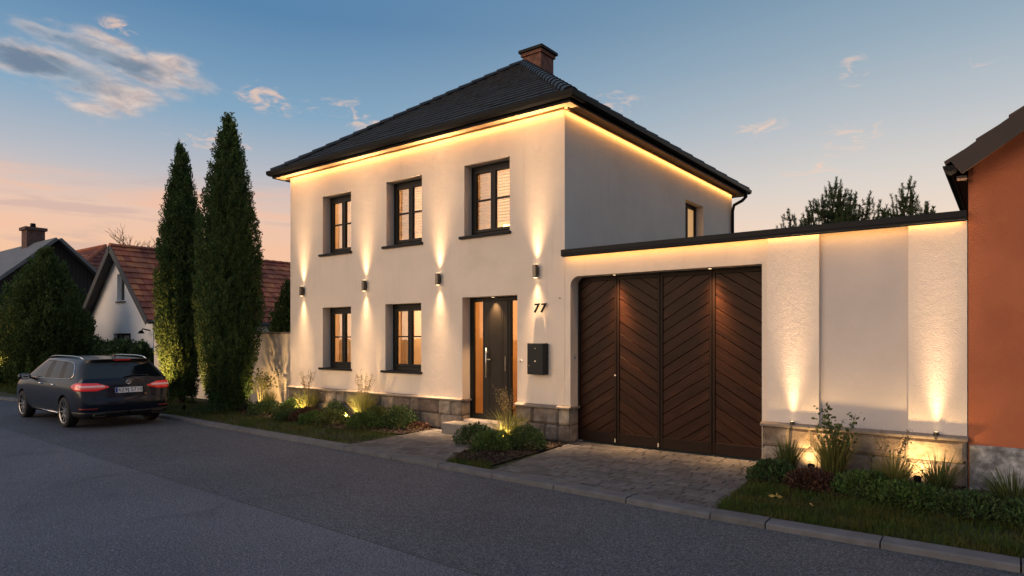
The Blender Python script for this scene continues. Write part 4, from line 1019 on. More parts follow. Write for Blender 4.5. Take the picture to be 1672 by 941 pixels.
column_tree('shrub', 'small round shrub by the white cottage door', 'shrub', -23.9, 10.2, 1.55, .75, 22, M['hedge'], thu, 500, 12, .08, .2, noisy=.25)

# pines behind the street wall
def pine(label, x, y, h, rad, seed, nl=15):
    rg = np.random.default_rng(seed); t = thing('pine_tree', label, 'tree', (x, y, 0), group='young pines behind the street wall')
    tr = MB(); br = MB(); tr.tube([(x, y, -.1), (x+.03, y, h*.5), (x, y, h-.25)], [.12, .07, .02], 8); V = []
    def shoot(a, b, ln, dens=300):
        d = b-a; L = np.linalg.norm(d); d = d/L; n = int(L*dens)+6; s = rg.uniform(0, 1, n)**.9
        V.append(leaves(a+d*L*s[:, None], d*1.0+unit(rg, n)*.75, ln, rg, .15, .3))
    for k in range(nl):
        a = k*2.4+rg.uniform(-.3, .3); q = math.sqrt(k/nl); r = rad*q; top = h-(.05+1.25*q**1.4)+rg.uniform(-.16, .10) if k else h
        bx, by = x+math.cos(a)*r, y+math.sin(a)*r; p0 = np.array([x+math.cos(a)*r*.35, y+math.sin(a)*r*.35, top-1.7-.4*q]); p1 = np.array([bx-math.cos(a)*.14, by-math.sin(a)*.14, top-.75]); p2 = np.array([bx+rg.uniform(-.05, .05), by, top])
        br.tube([p0, p1, p2], [.04, .016, .005], 5); shoot(p0, p1, .10); shoot(p1, p2, .065, 190)
        for lv in range(4):
            f = lv/3; c = p2+(p1-p2)*(.32+.80*f); l = .17+.30*f
            n = 4
            for j in range(n):
                aa = j*2*math.pi/n+lv*.7+rg.uniform(-.3, .3); d = np.array([math.cos(aa)*.86, math.sin(aa)*.86, .42])
                m = c+d*l*.62*rg.uniform(.7, 1.2); e = m+np.array([d[0]*.22, d[1]*.22, .97])*l*.62*rg.uniform(.7, 1.25)
                br.tube([c, m, e], [.008, .006, .003], 4, cap=False); shoot(c, m, .065, 210); shoot(m, e, .055, 250)
        for j in range(10):
            f = rg.uniform(0, 1); c = p0+(p1-p0)*f; aa = rg.uniform(0, 6.28); l = .45*rg.uniform(.6, 1.1); m = c+np.array([math.cos(aa)*l, math.sin(aa)*l, l*.5]); e = m+np.array([0, 0, .2])
            br.tube([c, m, e], [.012, .008, .003], 4, cap=False); shoot(c, m, .09, 260); shoot(m, e, .07, 260)
    part('trunk', tr, M['bark'], t); part('branch', br, M['bark'], t); npmesh('crown', *merge(*V), M['needle'], t)
pine('larger bushy pine tip rising over the middle of the street wall', -2.85, 15.0, 5.12, 1.6, 31, 30)
pine('smaller pine tip over the wall near the orange house', -1.62, 15.6, 5.05, 1.0, 33, 15)
# bare tree far off
t = thing('bare_tree', 'distant leafless tree above the cottage ridge', 'tree', (-63, 27, 0))
g = MB(); rg2 = random.Random(4)
def branch(p, d, l, r, k):
    q = p+d*l; g.tube([p, (p+q)/2+Vector((rg2.uniform(-.05, .05)*l,)*3), q], [r, r*.85, r*.7], 5, cap=False)
    if k:
        for _ in range(3 if k > 2 else 2): branch(q, (d+Vector((rg2.uniform(-.7, .7), rg2.uniform(-.7, .7), rg2.uniform(-.1, .5)))).normalized(), l*rg2.uniform(.6, .85), r*.62, k-1)
branch(Vector((-63, 27, 0)), Vector((0, 0, 1)), 5.0, .2, 0); branch(Vector((-63, 27, 5.0)), Vector((0, 0, 1)), 2.0, .14, 5); part('trunk', g, M['bark'], t)

# ------------------------------------------------------------------ lawns and beds
def sheet(name, shape, z, mat):
    return tag(part(name, MB().poly([(p[0], p[1], z) for p in shape]), mat), kind='structure')
BED_L = [(-14.3, 8.25), (-12.5, 8.15), (-10.4, 8.05), (-8.95, 8.3), (-8.9, 9.29), (-13.9, 9.29), (-16.6, 9.6), (-16.6, 8.9)]
BED_M = [(-6.95, 8.2), (-6.55, 7.1), (-5.72, 7.05), (-5.9, 9.2), (-7.0, 9.22)]
BED_R = [(-2.52, 8.15), (-1.6, 7.95), (-.3, 7.75), (3.5, 7.7), (3.5, 9.24), (-2.68, 9.24)]
for nm, s_ in (('planting_bed', BED_L), ('planting_bed', BED_M), ('planting_bed', BED_R)): sheet(nm, s_, -.006, M['soil'])
def inpoly(P, poly):
    x, y = P[:, 0], P[:, 1]; c = np.zeros(len(P), bool); n = len(poly)
    for i in range(n):
        (xa, ya), (xb, yb) = poly[i], poly[(i+1) % n]
        with np.errstate(divide='ignore', invalid='ignore'): c ^= ((ya > y) != (yb > y)) & (x < (xb-xa)*(y-ya)/(yb-ya+1e-12)+xa)
    return c
def lawn(name, poly, n, seed, h=.05, wd=.007, excl=None):
    rg = np.random.default_rng(seed); xs = [p[0] for p in poly]; ys = [p[1] for p in poly]
    P = np.stack([rg.uniform(min(xs), max(xs), n), rg.uniform(min(ys), max(ys), n), np.full(n, -.03)], 1)
    k = inpoly(P, poly)
    for e in (excl or []): k &= ~inpoly(P, e)
    P = P[k]; n = len(P)
    dens = np.array([mnoise.noise(Vector((p[0]*1.3, p[1]*1.3, seed))) for p in P]); k = rg.uniform(0, 1, n) < .72+.6*dens; P = P[k]; dens = dens[k]; n = len(P)
    a = rg.uniform(0, 2*math.pi, n); D = np.stack([np.cos(a), np.sin(a), np.zeros(n)], 1)
    V, F = blades(P, D, (h*(1+.35*dens))*rg.uniform(.6, 1.3, n)+.03, wd, rg.uniform(.1, .9, n), rg)
    return tag(npmesh(name, V, F, M['grass']), label='short mown grass', kind='stuff')
ke = lambda x: in_kerb(x)+.0
LAWN_L = [(-15.4, ke(-15.4)), (-12, ke(-12)), (-8.85, ke(-8.85)), (-8.98, 8.3), (-10.4, 8.1), (-12.5, 8.2), (-14.3, 8.3), (-16, 9.0), (-21.5, 9.5), (-21.5, ke(-21.5)), (-19, ke(-19))]
LAWN_R = [(-2.46, ke(-2.4)), (3.5, ke(3)), (3.5, 7.75), (-.3, 7.8), (-1.6, 8.0), (-2.54, 8.2)]
lawn('grass', LAWN_L, 42000, 41); lawn('grass', LAWN_R, 42000, 42, .055, .006)
lawn('grass', [(-6.62, 7.15), (-6.4, ke(-6.4)), (-5.6, ke(-5.6)), (-5.75, 7.1), (-6.2, 7.35), (-6.8, 7.9)], 9000, 43, .03)
lawn('grass', [(-45, 8), (-21.5, ke(-21.5)), (-21.5, 9.8), (-45, 12)], 45000, 44, .09, .02)
# fallen mulch chips so the beds read as bark
rg = np.random.default_rng(50)
for poly, n in ((BED_L, 5000), (BED_M, 2600), (BED_R, 5000)):
    xs = [p[0] for p in poly]; ys = [p[1] for p in poly]; P = np.stack([rg.uniform(min(xs), max(xs), n), rg.uniform(min(ys), max(ys), n), rg.uniform(-.004, .02, n)], 1); P = P[inpoly(P, poly)]
    d = unit(rg, len(P)); d[:, 2] *= .25; tag(npmesh('mulch', *leaves(P, d, .05, rg, .5), M['soil']), label='dark bark mulch chips', kind='stuff')

# ------------------------------------------------------------------ plants
def mound(label, x, y, w, h, mat, seed, n=2600, leaf=.042, cat='shrub', name='shrub', group='low shrubs in the beds'):
    h *= .82; w *= .95
    rg = np.random.default_rng(seed); t = thing(name, label, cat, (x, y, 0), group=group)
    u = unit(rg, n); u[:, 2] = np.abs(u[:, 2]); lump = 1+.25*np.array([mnoise.noise(Vector((a[0]*2.2+seed, a[1]*2.2, a[2]*2.2))) for a in u])
    r = (1-.5*rg.uniform(0, 1, n)**2)*lump
    P = np.stack([x+u[:, 0]*w*r, y+u[:, 1]*w*r, .02+u[:, 2]*h*r], 1)
    D = u*np.array([[1, 1, .8]])+unit(rg, n)*.8+np.array([[0, 0, .3]])
    npmesh('foliage', *leaves(P, D, leaf, rg, .45), mat, t)
    g = MB()
    for k in range(7):
        a = rg.uniform(0, 6.28); g.tube([(x, y, -.03), (x+math.cos(a)*w*.35, y+math.sin(a)*w*.35, h*.5)], [.008, .003], 5)
    part('stem', g, M['stem'], t)
    return t
def tuft(label, x, y, h, spread, mat, seed, n=160, plume=0, wd=.011, name='grass_tuft', group='ornamental grass tufts', bend=(.15, 1.25)):
    h *= 1.22; n = int(n*1.9); plume = int(plume*1.5)
    rg = np.random.default_rng(seed); t = thing(name, label, 'ornamental grass', (x, y, 0), group=group)
    a = rg.uniform(0, 2*math.pi, n); D = np.stack([np.cos(a), np.sin(a), np.zeros(n)], 1); rad = rg.uniform(0, 1, n)**.6*spread*.35
    P = np.stack([x+rad*np.cos(a), y+rad*np.sin(a), np.full(n, -.02)], 1)
    b = rg.uniform(*bend, n)*spread*1.3/max(h, .1)*.9
    V = blades(P, D, h*rg.uniform(.55, 1.05, n), wd, np.clip(b, 0, 1.25), rg)
    npmesh('blade', *V, mat, t)
    if plume:
        g = MB(); pts = []
        for k in range(plume):
            aa = rg.uniform(0, 6.28); l = h*rg.uniform(1.05, 1.4); s = spread*rg.uniform(.25, .85)
            c = [Vector((x, y, 0)), Vector((x+math.cos(aa)*s*.35, y+math.sin(aa)*s*.35, l*.6)), Vector((x+math.cos(aa)*s, y+math.sin(aa)*s, l))]
            g.tube(c, [.004, .003, .002], 4, cap=False)
            for j in range(26):
                f = rg.uniform(.62, 1.0); p = c[1]+(c[2]-c[1])*((f-.6)/.4); pts.append(p+Vector(rg.normal(size=3))*.018)
        part('stalk', g, M['stem'], t); P = np.array(pts); npmesh('plume', *leaves(P, unit(rg, len(P))+np.array([[0, 0, .6]]), .03, rg, .5), M['plume'], t)
    return t
def leafy(label, x, y, h, w, seed, mat, nst=9):
    rg = np.random.default_rng(seed); t = thing('perennial', label, 'plant', (x, y, 0)); g = MB(); P = []
    for k in range(nst):
        a = rg.uniform(0, 6.28); r = w*rg.uniform(.3, 1); l = h*rg.uniform(.7, 1.05)
        c = [Vector((x, y, 0)), Vector((x+math.cos(a)*r*.3, y+math.sin(a)*r*.3, l*.55)), Vector((x+math.cos(a)*r, y+math.sin(a)*r, l))]
        g.tube(c, [.009, .006, .003], 5, cap=False)
        for j in range(42):
            f = rg.uniform(.15, 1); P.append(c[1]+(c[2]-c[1])*f+Vector(rg.normal(size=3))*.05)
    part('stem', g, M['stem'], t); P = np.array(P); npmesh('foliage', *leaves(P, unit(rg, len(P))+np.array([[0, 0, .4]]), .055, rg, .55), mat, t)
    return t
# left bed
leafy('tall leafy perennial lit from below by the garden wall', -14.55, 8.95, .95, .55, 61, M['tuft'], 13)
tuft('bright grass tuft beside the leafy perennial at the garden wall', -14.2, 8.95, .5, .25, M['tuft'], 62, 130)
tuft('pale grass tuft with dry plumes under the left ground-floor window', -12.75, 9.0, .62, .34, M['tuft'], 63, 190, 9)
tuft('pale grass tuft with dry plumes under the right ground-floor window', -10.75, 8.95, .66, .34, M['tuft'], 64, 190, 10)
mound('spreading low green shrub at the left end of the house bed', -15.15, 8.6, .5, .30, M['bush_dk'], 65)
mound('dark green shrub right of the leafy perennial', -13.75, 8.6, .42, .34, M['bush_dk'], 66)
mound('yellow-green mound lit from its right side below the corner lamp', -12.75, 8.5, .34, .30, M['tuft_dk'], 67)
mound('dark reddish shrub in the middle of the house bed', -12.0, 8.5, .42, .28, M['bush_red'], 68)
mound('bright green mound before the second plumed tuft', -11.05, 8.42, .36, .32, M['tuft_dk'], 69)
mound('rounded green shrub at the front of the house bed by the path', -10.05, 8.42, .36, .34, M['bush'], 70)
mound('dark bushy shrub at the right end of the house bed', -9.55, 8.85, .36, .46, M['bush_dk'], 71)
mound('dark shrub against the plinth between the plumed tufts', -11.75, 9.0, .3, .4, M['bush_dk'], 72)
mound('small reddish groundcover beside the path edge', -9.15, 8.95, .25, .12, M['bush_red'], 73, 600)
mound('tiny green shrub wedged at the plinth corner of the house', -13.4, 9.05, .3, .36, M['bush'], 75)
mound('pale green leafy shrub right of the second plumed tuft', -10.25, 8.9, .3, .42, M['tuft_dk'], 76)
mound('low dark shrub between the reddish shrub and the lawn', -12.4, 8.35, .34, .2, M['bush_dk'], 77)
mound('green shrub hugging the front lawn edge left of the bright mound', -11.55, 8.3, .32, .24, M['bush'], 78)
tuft('short bright grass tuft at the path end of the house bed', -9.85, 9.0, .42, .24, M['tuft'], 79, 110)
mound('low green shrub under the taller cypress', -15.0, 8.05, .32, .2, M['bush_dk'], 74, 800)
# middle bed
tuft('tall pale grass clump lit from below in front of the mailbox', -6.62, 8.55, .58, .34, M['tuft'], 81, 150, 12)
mound('green shrub left of the lit clump by the doorstep', -7.05, 8.25, .34, .36, M['bush_dk'], 82)
mound('bright green shrub in front of the lit clump', -6.5, 8.05, .36, .32, M['bush'], 83)
mound('dark shrub between the lit clump and the gate pier', -6.15, 8.45, .32, .38, M['bush_dk'], 84)
# right bed
tuft('tall lit grass clump before the recessed wall panel', -1.72, 8.72, .62, .30, M['tuft'], 91, 190, 0)
leafy('tall flowering perennial behind the lit grass clump', -1.62, 8.72, .84, .40, 92, M['tuft_dk'], 8)
tuft('spiky dark grass at the left of the right bed', -2.28, 8.85, .45, .22, M['tuft_dk'], 93, 110)
tuft('fresh green grass tuft left of the second garden spotlight', -1.05, 8.5, .45, .28, M['tuft'], 94, 150, 4)
tuft('dark spiky grass under the right ledge uplight', -.62, 8.5, .46, .24, M['tuft_dk'], 95, 120, 0)
mound('spreading shrub at the gate end of the right bed', -2.32, 8.35, .30, .28, M['bush_dk'], 96)
mound('low brownish shrub in front of the first garden spotlight', -1.85, 8.2, .30, .22, M['bush_red'], 97)
mound('dense leafy green shrub in the middle of the right bed', -1.3, 8.2, .36, .27, M['bush'], 98)
mound('dense green shrub in front of the second garden spotlight', -.85, 8.02, .34, .24, M['bush'], 99)
mound('dark low shrub at the front right of the bed', -.35, 7.95, .36, .22, M['bush_dk'], 100)
tuft('arching dark grass in front of the grey stone base', .02, 8.3, .42, .36, M['tuft_dk'], 101, 170, 0)
mound('dark shrub at the right edge of the picture', .25, 7.9, .4, .24, M['bush_dk'], 102)
tuft('second arching grass further right along the orange house', .6, 8.4, .45, .36, M['tuft_dk'], 103, 150, 0)
mound('green shrub beyond the right edge along the orange house', 1.0, 8.1, .4, .28, M['bush_dk'], 104)
# fallen yellow leaves on the right lawn
for i, (x, y, lb) in enumerate(((-2.02, 7.35, 'curled yellow fallen leaf on the right lawn, largest of three'), (-2.12, 7.42, 'small yellow fallen leaf left of the largest one'), (-1.62, 7.2, 'tiny yellow fallen leaf nearest the planting bed'))):
    rg = np.random.default_rng(i); P = np.array([[x, y, .045]]*(4 if i == 0 else 2)); tag(npmesh('fallen_leaf', *leaves(P, rg.normal(size=(len(P), 3))*np.array([[1, 1, .3]]),   .055 if i == 0 else .035, rg, .5), M['petal']), lb, 'leaf', 'fallen leaves on the lawn')

# ------------------------------------------------------------------ garden spotlights
gs = thing('garden_spotlight', 'small ground spotlight beside the leafy perennial by the garden wall', 'spotlight', (0, 0, 0), group='garden spotlights in the beds')
Mx = Matrix.Translation((0, 0, .10)) @ Matrix.Rotation(R(-28), 4, 'X')
part('housing', MB().lathe([(0, -.06), (.035, -.055), (.042, .02), (.042, .045), (.036, .045), (.036, .03)], 16, M=Mx), M['gutter'], gs)
part('lens', MB().lathe([(.036, .036), (.02, .040), (0, .042)], 16, M=Mx), M['lens'], gs)
part('spike', MB().tube([(0, 0, .06), (0, 0, -.08)], [.012, .004], 8), M['gutter'], gs)
lamp('beam', 'SPOT', Mx @ Vector((0, 0, .055)), 105, (1, .60, .23), gs, aim=(0, 1, .75), size=120, radius=.03)
GS = [(-14.55, 8.55, 0, 1, None), (-12.72, 8.62, 0, 1, 'small ground spotlight in front of the left plumed grass tuft'), (-10.85, 8.55, 0, 1, 'small ground spotlight in front of the right plumed grass tuft'),
      (-6.62, 8.28, 0, .9, 'small ground spotlight at the foot of the clump by the mailbox'), (-2.02, 8.93, 0, .55, 'small ground spotlight beside the tall clump in the right bed'),
      (-.86, 8.90, 0, .55, 'small ground spotlight under the right ledge uplight'), (-18.0, 7.75, R(8), 9, 'small ground spotlight on the lawn behind the car'), (-15.9, 7.75, R(-25), 5, 'small ground spotlight on the lawn before the taller cypress'),
      (-29.3, 7.2, R(-25), 12, 'small ground spotlight at the foot of the big thuja')]
for i, (x, y, rz, k, lb) in enumerate(GS):
    o = gs if i == 0 else copy_tree(gs); o.location = (x, y, 0); o.rotation_euler = (0, 0, rz)
    if lb: o['label'] = lb
    if k != 1:
        for ch in o.children:
            if ch.type == 'LIGHT': ch.data = ch.data.copy(); ch.data.energy *= k; ch.data.spot_size = R(75 if k > 3 else 125)
            if ch.type == 'LIGHT' and k > 3: ch.data.color = (1, .50, .15); ch.data.energy *= 1.15; ch.rotation_euler = Vector((0, .42, 1)).to_track_quat('-Z', 'Y').to_euler()

# ------------------------------------------------------------------ the parked estate car
def make_car():
    paint = pm('dark_blue_car_paint', (.007, .014, .030), .28, .05, 2, metal=.6, spec=.3, coat=.45)
    black = pm('black_plastic', (.008, .008, .009), .5, .05, 6)
    rubber = pm('tyre_rubber', (.010, .010, .010), .8, .1, 10)
    alloy = pm('alloy_rim', (.42, .43, .45), .28, .05, 8, metal=1)
    cglass = pm('tinted_car_glass', (.004, .006, .009), .05, 0, 1, spec=.5)
    red = pm('red_lamp_plastic', (.6, .012, .014), .12, .1, 9, coat=1); b = red.node_tree.nodes['Principled BSDF']; b.inputs['Emission Color'].default_value = (1, .03, .03, 1); b.inputs['Emission Strength'].default_value = .16
    dimred = pm('dark_red_reflector', (.16, .006, .006), .2, .1, 9)
    clear = pm('pale_lamp_plastic', (.75, .45, .45), .12, .1, 9, coat=1); b = clear.node_tree.nodes['Principled BSDF']; b.inputs['Emission Color'].default_value = (1, .45, .42, 1); b.inputs['Emission Strength'].default_value = .12
    root = thing('parked_car', 'dark blue estate car parked at the kerb, seen from behind', 'car', (0, 0, 0))
    w = .905
    def side(xl, xb, xt, k=1.0, zb=1.0, wt=.69, zt=1.41, wb=.945):
        W = w*k; p6 = Vector((xb, W*wb, zb)); p8 = Vector((xt, wt, zt)); p7 = p6.lerp(p8, .52)+Vector((0, .022, 0))
        x5 = (xl+xb)/2; r = wt-.05
        return [Vector((xl, 0, .22)), Vector((xl, W*.80, .20)), Vector((xl, W*.955, .26)), Vector((xl, W*.985, .48)), Vector((xl, W, .70)), Vector((x5, W*.99, .90)),
                p6, p7, p8, Vector((xt, r, zt+.05)), Vector((xt, r*.66, zt+.075)), Vector((xt, r*.33, zt+.086)), Vector((xt, 0, zt+.09))]
    px = [.30, .10, .035, .015, .05, .075, .115, .29, .44, .37]; pz = [.24, .25, .36, .54, .64, .92, 1.06, 1.22, 1.37, 1.46]
    r0 = [Vector((a, 0, b)) for a, b in zip(px, pz)]
    r1 = [Vector((a+.012, y, b)) for a, b, y in zip(px, pz, [.40]*6+[.40, .37, .34, .34])]
    r2 = [Vector((a+d, y, b-.004)) for a, b, y, d in zip(px, pz, [.72, .74, .77, .785, .785, .785, .745, .68, .60, .58], [.02, .035, .05, .055, .05, .06, .06, .06, .06, .07])]
    r3 = side(.26, .27, .66, .985, 1.05, .66, 1.385, .90)
    S = [r3, side(.58, .50, .92, 1, 1.03, .675, 1.395), side(1.22, 1.20, 1.36, 1, 1.02, .69, 1.41), side(1.30, 1.27, 1.43, 1, 1.02, .69, 1.41), side(2.08, 2.06, 2.10, 1, 1.0, .695, 1.415), side(2.16, 2.14, 2.18, 1, 1.0, .695, 1.415),
         side(3.02, 3.18, 2.72, 1, .985, .68, 1.40), side(3.28, 3.46, 2.94, 1, .98, .665, 1.375)]
    hood = [Vector((3.62, 0, .22)), Vector((3.62, w*.8, .2)), Vector((3.62, w*.955, .26)), Vector((3.62, w*.985, .48)), Vector((3.62, w, .70)), Vector((3.64, w*.985, .88)), Vector((3.66, w*.93, .965)),
            Vector((3.66, w*.88, .985)), Vector((3.67, w*.84, .995)), Vector((3.70, w*.76, 1.0)), Vector((3.76, .46, 1.02)), Vector((3.80, .23, 1.03)), Vector((3.82, 0, 1.03))]
    def front(x, k, dz, s): return [Vector((x+(.0 if i < 10 else .02), p.y*k, .22+(p.z-.22)*s+dz)) for i, p in enumerate(hood)]
    S += [hood, front(4.15, .985, 0, .93), front(4.50, .90, 0, .82), front(4.66, .70, .04, .62)]
    vs_ = []; ids = {}
    def vid(p):
        key = (round(p.x, 5), round(p.y, 5), round(p.z, 5))
        if key not in ids: ids[key] = len(vs_); vs_.append(p)
        return ids[key]
    F = []; MI = []
    def quad(pts, mi=0):
        for s in (1, -1):
            q = [vid(Vector((p.x, p.y*s, p.z))) for p in pts]
            q2 = [a for i, a in enumerate(q) if a != q[i-1]]
            if len(set(q2)) >= 3 and set(q2) not in seen: F.append(tuple(q2 if s == 1 else q2[::-1])); MI.append(mi); seen.append(set(q2))
    seen = []
    rings = [r0, r1, r2, r3]
    for i in range(3):
        for k in range(9):
            quad([rings[i][k], rings[i+1][k], rings[i+1][k+1], rings[i][k+1]], 1 if (k in (6, 7) and i < 2) else (2 if k in (6, 7, 8) else 0))
    quad([r0[9], r1[9], r3[11], r3[12]]); quad([r1[9], r2[9], r3[10], r3[11]]); quad([r2[9], r3[9], r3[10]])
    quad([r3[0], r0[0], r1[0], r2[0], r3[1]], 2)
    win = {1: 1, 3: 1, 5: 1}
    for i in range(len(S)-1):
        for k in range(12):
            mi = 0
            if k in (6, 7) and 1 <= i <= 5: mi = 1 if i in win else 2
            if i == 7 and k >= 9: mi = 1
            if k == 0: mi = 2
            quad([S[i][k], S[i+1][k], S[i+1][k+1], S[i][k+1]], mi)
    L = S[-1]
    for s in (1, -1): F.append(tuple(vid(Vector((p.x, p.y*s, p.z))) for p in (L if s == 1 else L[::-1]))); MI.append(0)
    me = bpy.data.meshes.new('shell'); me.from_pydata([tuple(p) for p in vs_], [], F); me.polygons.foreach_set('material_index', MI)
    bm = bmesh.new(); bm.from_mesh(me); bmesh.ops.recalc_face_normals(bm, faces=bm.faces)
    cl = bm.edges.layers.float.get('crease_edge') or bm.edges.layers.float.new('crease_edge')
    want = {}
    for A_, B_ in list(zip(rings, rings[1:]))+list(zip(S, S[1:])):
        for k, c_ in ((1, .6), (4, .75 if A_ in (r0, r1, r2) else .15), (6, .6), (9, .55), (8, .3)):
            if k < len(A_) and k < len(B_):
                for s in (1, -1): want[frozenset(vid(Vector((p.x, p.y*s, p.z))) for p in (A_[k], B_[k]))] = c_
    bm.verts.index_update()
    for e in bm.edges:
        c_ = want.get(frozenset(v.index for v in e.verts))
        if c_: e[cl] = c_
    bm.to_mesh(me); bm.free()
    for m in (paint, cglass, black): me.materials.append(m)
    o = bpy.data.objects.new('shell', me); C.objects.link(o)
    sd = o.modifiers.new('s', 'SUBSURF'); sd.levels = sd.render_levels = 3
    cut = MB()
    for ax in (.98, 3.72):
        for s in (1, -1):
            n = 40; a = [(ax+.365*math.cos(2*math.pi*k/n), s*.60, .335+.365*math.sin(2*math.pi*k/n)) for k in range(n)]; cut.prism(a, (0, s*.5, 0))
    cm = bpy.data.meshes.new('cut'); cm.from_pydata(cut.v, [], cut.f); cm.materials.append(black)
    bm = bmesh.new(); bm.from_mesh(cm); bmesh.ops.recalc_face_normals(bm, faces=bm.faces); bm.to_mesh(cm); bm.free()
    cob = bpy.data.objects.new('cut', cm); C.objects.link(cob)
    bpy.context.view_layer.update(); dg = bpy.context.evaluated_depsgraph_get()
    plain = bpy.data.meshes.new_from_object(o.evaluated_get(dg))
    bo = o.modifiers.new('b', 'BOOLEAN'); bo.object = cob; bo.operation = 'DIFFERENCE'; bo.solver = 'EXACT'; bo.material_mode = 'TRANSFER'
    bpy.context.view_layer.update(); dg = bpy.context.evaluated_depsgraph_get()
    full = bpy.data.meshes.new_from_object(o.evaluated_get(dg))
    bpy.data.objects.remove(o); bpy.data.objects.remove(cob)
    bm = bmesh.new(); bm.from_mesh(plain); bvh = BVHTree.FromBMesh(bm); bm.free()
    mats = list(full.materials); names = [m.name if m else '' for m in mats]
    def sub(name, keep, mat, parent, join=None):
        b = bmesh.new(); b.from_mesh(full); b.faces.ensure_lookup_table()
        bmesh.ops.delete(b, geom=[f for f in b.faces if not keep(f)], context='FACES')
        m2 = bpy.data.meshes.new(name); b.to_mesh(m2); b.free(); m2.materials.clear()
        return link(name, m2, mat, parent, True)
    isg = lambda f: names[f.material_index].startswith('tinted'); isb = lambda f: names[f.material_index].startswith('black')
    body = sub('body', lambda f: not isg(f) and not isb(f), paint, root)
    sub('black_trim', isb, black, root)
    cen = lambda f: f.calc_center_median()
    sub('rear_window', lambda f: isg(f) and cen(f).x < .6 and abs(cen(f).normal_y if False else f.normal.y) < .6 and cen(f).z > 1 and f.normal.x < -.5, cglass, root)
    sub('windscreen', lambda f: isg(f) and cen(f).x > 2.8 and f.normal.x > .3 and abs(f.normal.y) < .55, cglass, root)
    for s in (1, -1):
        for x0, x1 in ((.4, 1.31), (1.31, 2.12), (2.12, 3.6)):
            sub('side_window', lambda f: isg(f) and f.normal.y*s > .55 and x0 <= cen(f).x < x1, cglass, root)
    def hit(o_, d): 
        r = bvh.ray_cast(Vector(o_), Vector(d).normalized()); return r[0], r[1]
    def rear(y, z, e=.006): p, n = hit((-1, y, z), (1, 0, 0)); return p+n*e
    def flank(x, z, s, e=.006): p, n = hit((x, 2*s, z), (0, -s, 0)); return p+n*e
    cpt = Vector((1.0, .30, 0))
    def wrap(phi, z, s, e=.008):
        d = Vector((-math.cos(phi), math.sin(phi), 0)); c_ = Vector((cpt.x, cpt.y, z)); o_ = c_+d*3
        p, n = hit((o_.x, o_.y*s, o_.z), (-d.x, -d.y*s, 0)); return p+n*e
    def patch(name, fn, nu, nv, mat, parent):
        g = MB(); g.add([fn(i/nu, j/nv) for j in range(nv+1) for i in range(nu+1)], [(j*(nu+1)+i, j*(nu+1)+i+1, (j+1)*(nu+1)+i+1, (j+1)*(nu+1)+i) for j in range(nv) for i in range(nu)])
        o = part(name, g, mat, parent, smooth=True); so_ = o.modifiers.new('t', 'SOLIDIFY'); so_.thickness = .012; so_.offset = 0; return o
    for s in (1, -1):
        ph0, ph1 = R(4), R(52)
        def lampf(u, v, a=ph0, b=ph1, z0=.80, z1=.965):
            ph = a+(b-a)*u; h = min(1, u*3.2+.12)*min(1, (1-u)*3.5+.18); zc = (z0+z1)/2+.012*(u-.5); return wrap(ph, zc+(v-.5)*(z1-z0)*h, s)
        tl = patch('tail_light', lampf, 22, 5, red, root)
        patch('lamp_strip', lambda u, v: wrap(R(9)+R(27)*u, .868+.045*v, s, .018), 14, 3, clear, tl)
        patch('reflector', lambda u, v: wrap(R(16)+R(20)*u, .415+.03*v, s, .008), 8, 2, dimred, root)
        patch('bumper_trim', lambda u, v: wrap(R(-17)+R(70)*u if s > 0 else R(-17)+R(70)*u, .25+.11*v, s, .006), 18, 3, black, root)
        # chrome line round the side windows
        pts = [flank(3.25, 1.0, s), flank(2.6, 1.0, s), flank(2.0, 1.01, s), flank(1.3, 1.025, s), flank(.72, 1.04, s), flank(.62, 1.10, s), flank(.72, 1.22, s), flank(.93, 1.36, s), flank(1.2, 1.395, s), flank(1.9, 1.41, s), flank(2.6, 1.40, s)]
        part('chrome_strip', MB().tube(pts, .008, 6), M['chrome'], root, smooth=True)
        part('sill_strip', MB().tube([flank(1.42, .285, s), flank(2.3, .285, s), flank(3.25, .285, s)], .012, 6), M['chrome'], root, smooth=True)
        # door seams and handles
        g = MB()
        for x, x2 in ((1.36, 1.30), (2.14, 2.12), (3.12, 3.1)): g.tube([flank(x, .34, s, .0), flank(x, .6, s, .0), flank(x2, .97, s, .0)], .006, 5)
        g.tube([flank(1.36, .34, s, 0), flank(2.2, .34, s, 0), flank(3.12, .34, s, 0)], .006, 5)
        part('door_seam', g, black, root)
        for x in (1.52, 2.32): part('door_handle', MB().tube([flank(x, .885, s, .0), flank(x+.04, .89, s, .035), flank(x+.16, .89, s, .035), flank(x+.2, .885, s, .0)], .014, 8), M['chrome'], root, smooth=True)
        # mirror
        g = MB(); g.lathe([(0, -.09), (.06, -.085), (.085, -.03), (.085, .04), (.06, .085), (0, .09)], 16, M=Matrix.Translation((3.05, s*1.02, 1.02)) @ Matrix.Rotation(R(90), 4, 'X') @ Matrix.Diagonal((1, .85, 1.25, 1)))
        mr = part('wing_mirror', g, paint, root, smooth=True)
        part('mirror_foot', MB().tube([(3.08, s*.86, .98), (3.08, s*.95, 1.0)], .025, 8), black, mr); part('mirror_glass', MB().box(2.968, 2.972, s*1.02-.07, s*1.02+.07, .97, 1.07), M['chrome'], mr)
        # roof rail
        rl = [(.72, .60, 1.45), (.90, .61, 1.495), (1.3, .62, 1.515), (2.2, .62, 1.515), (2.6, .615, 1.50), (2.78, .61, 1.46)]
        part('roof_rail', MB().tube([(a, b*s, c) for a, b, c in rl], .011, 8), M['chrome'], root, smooth=True)
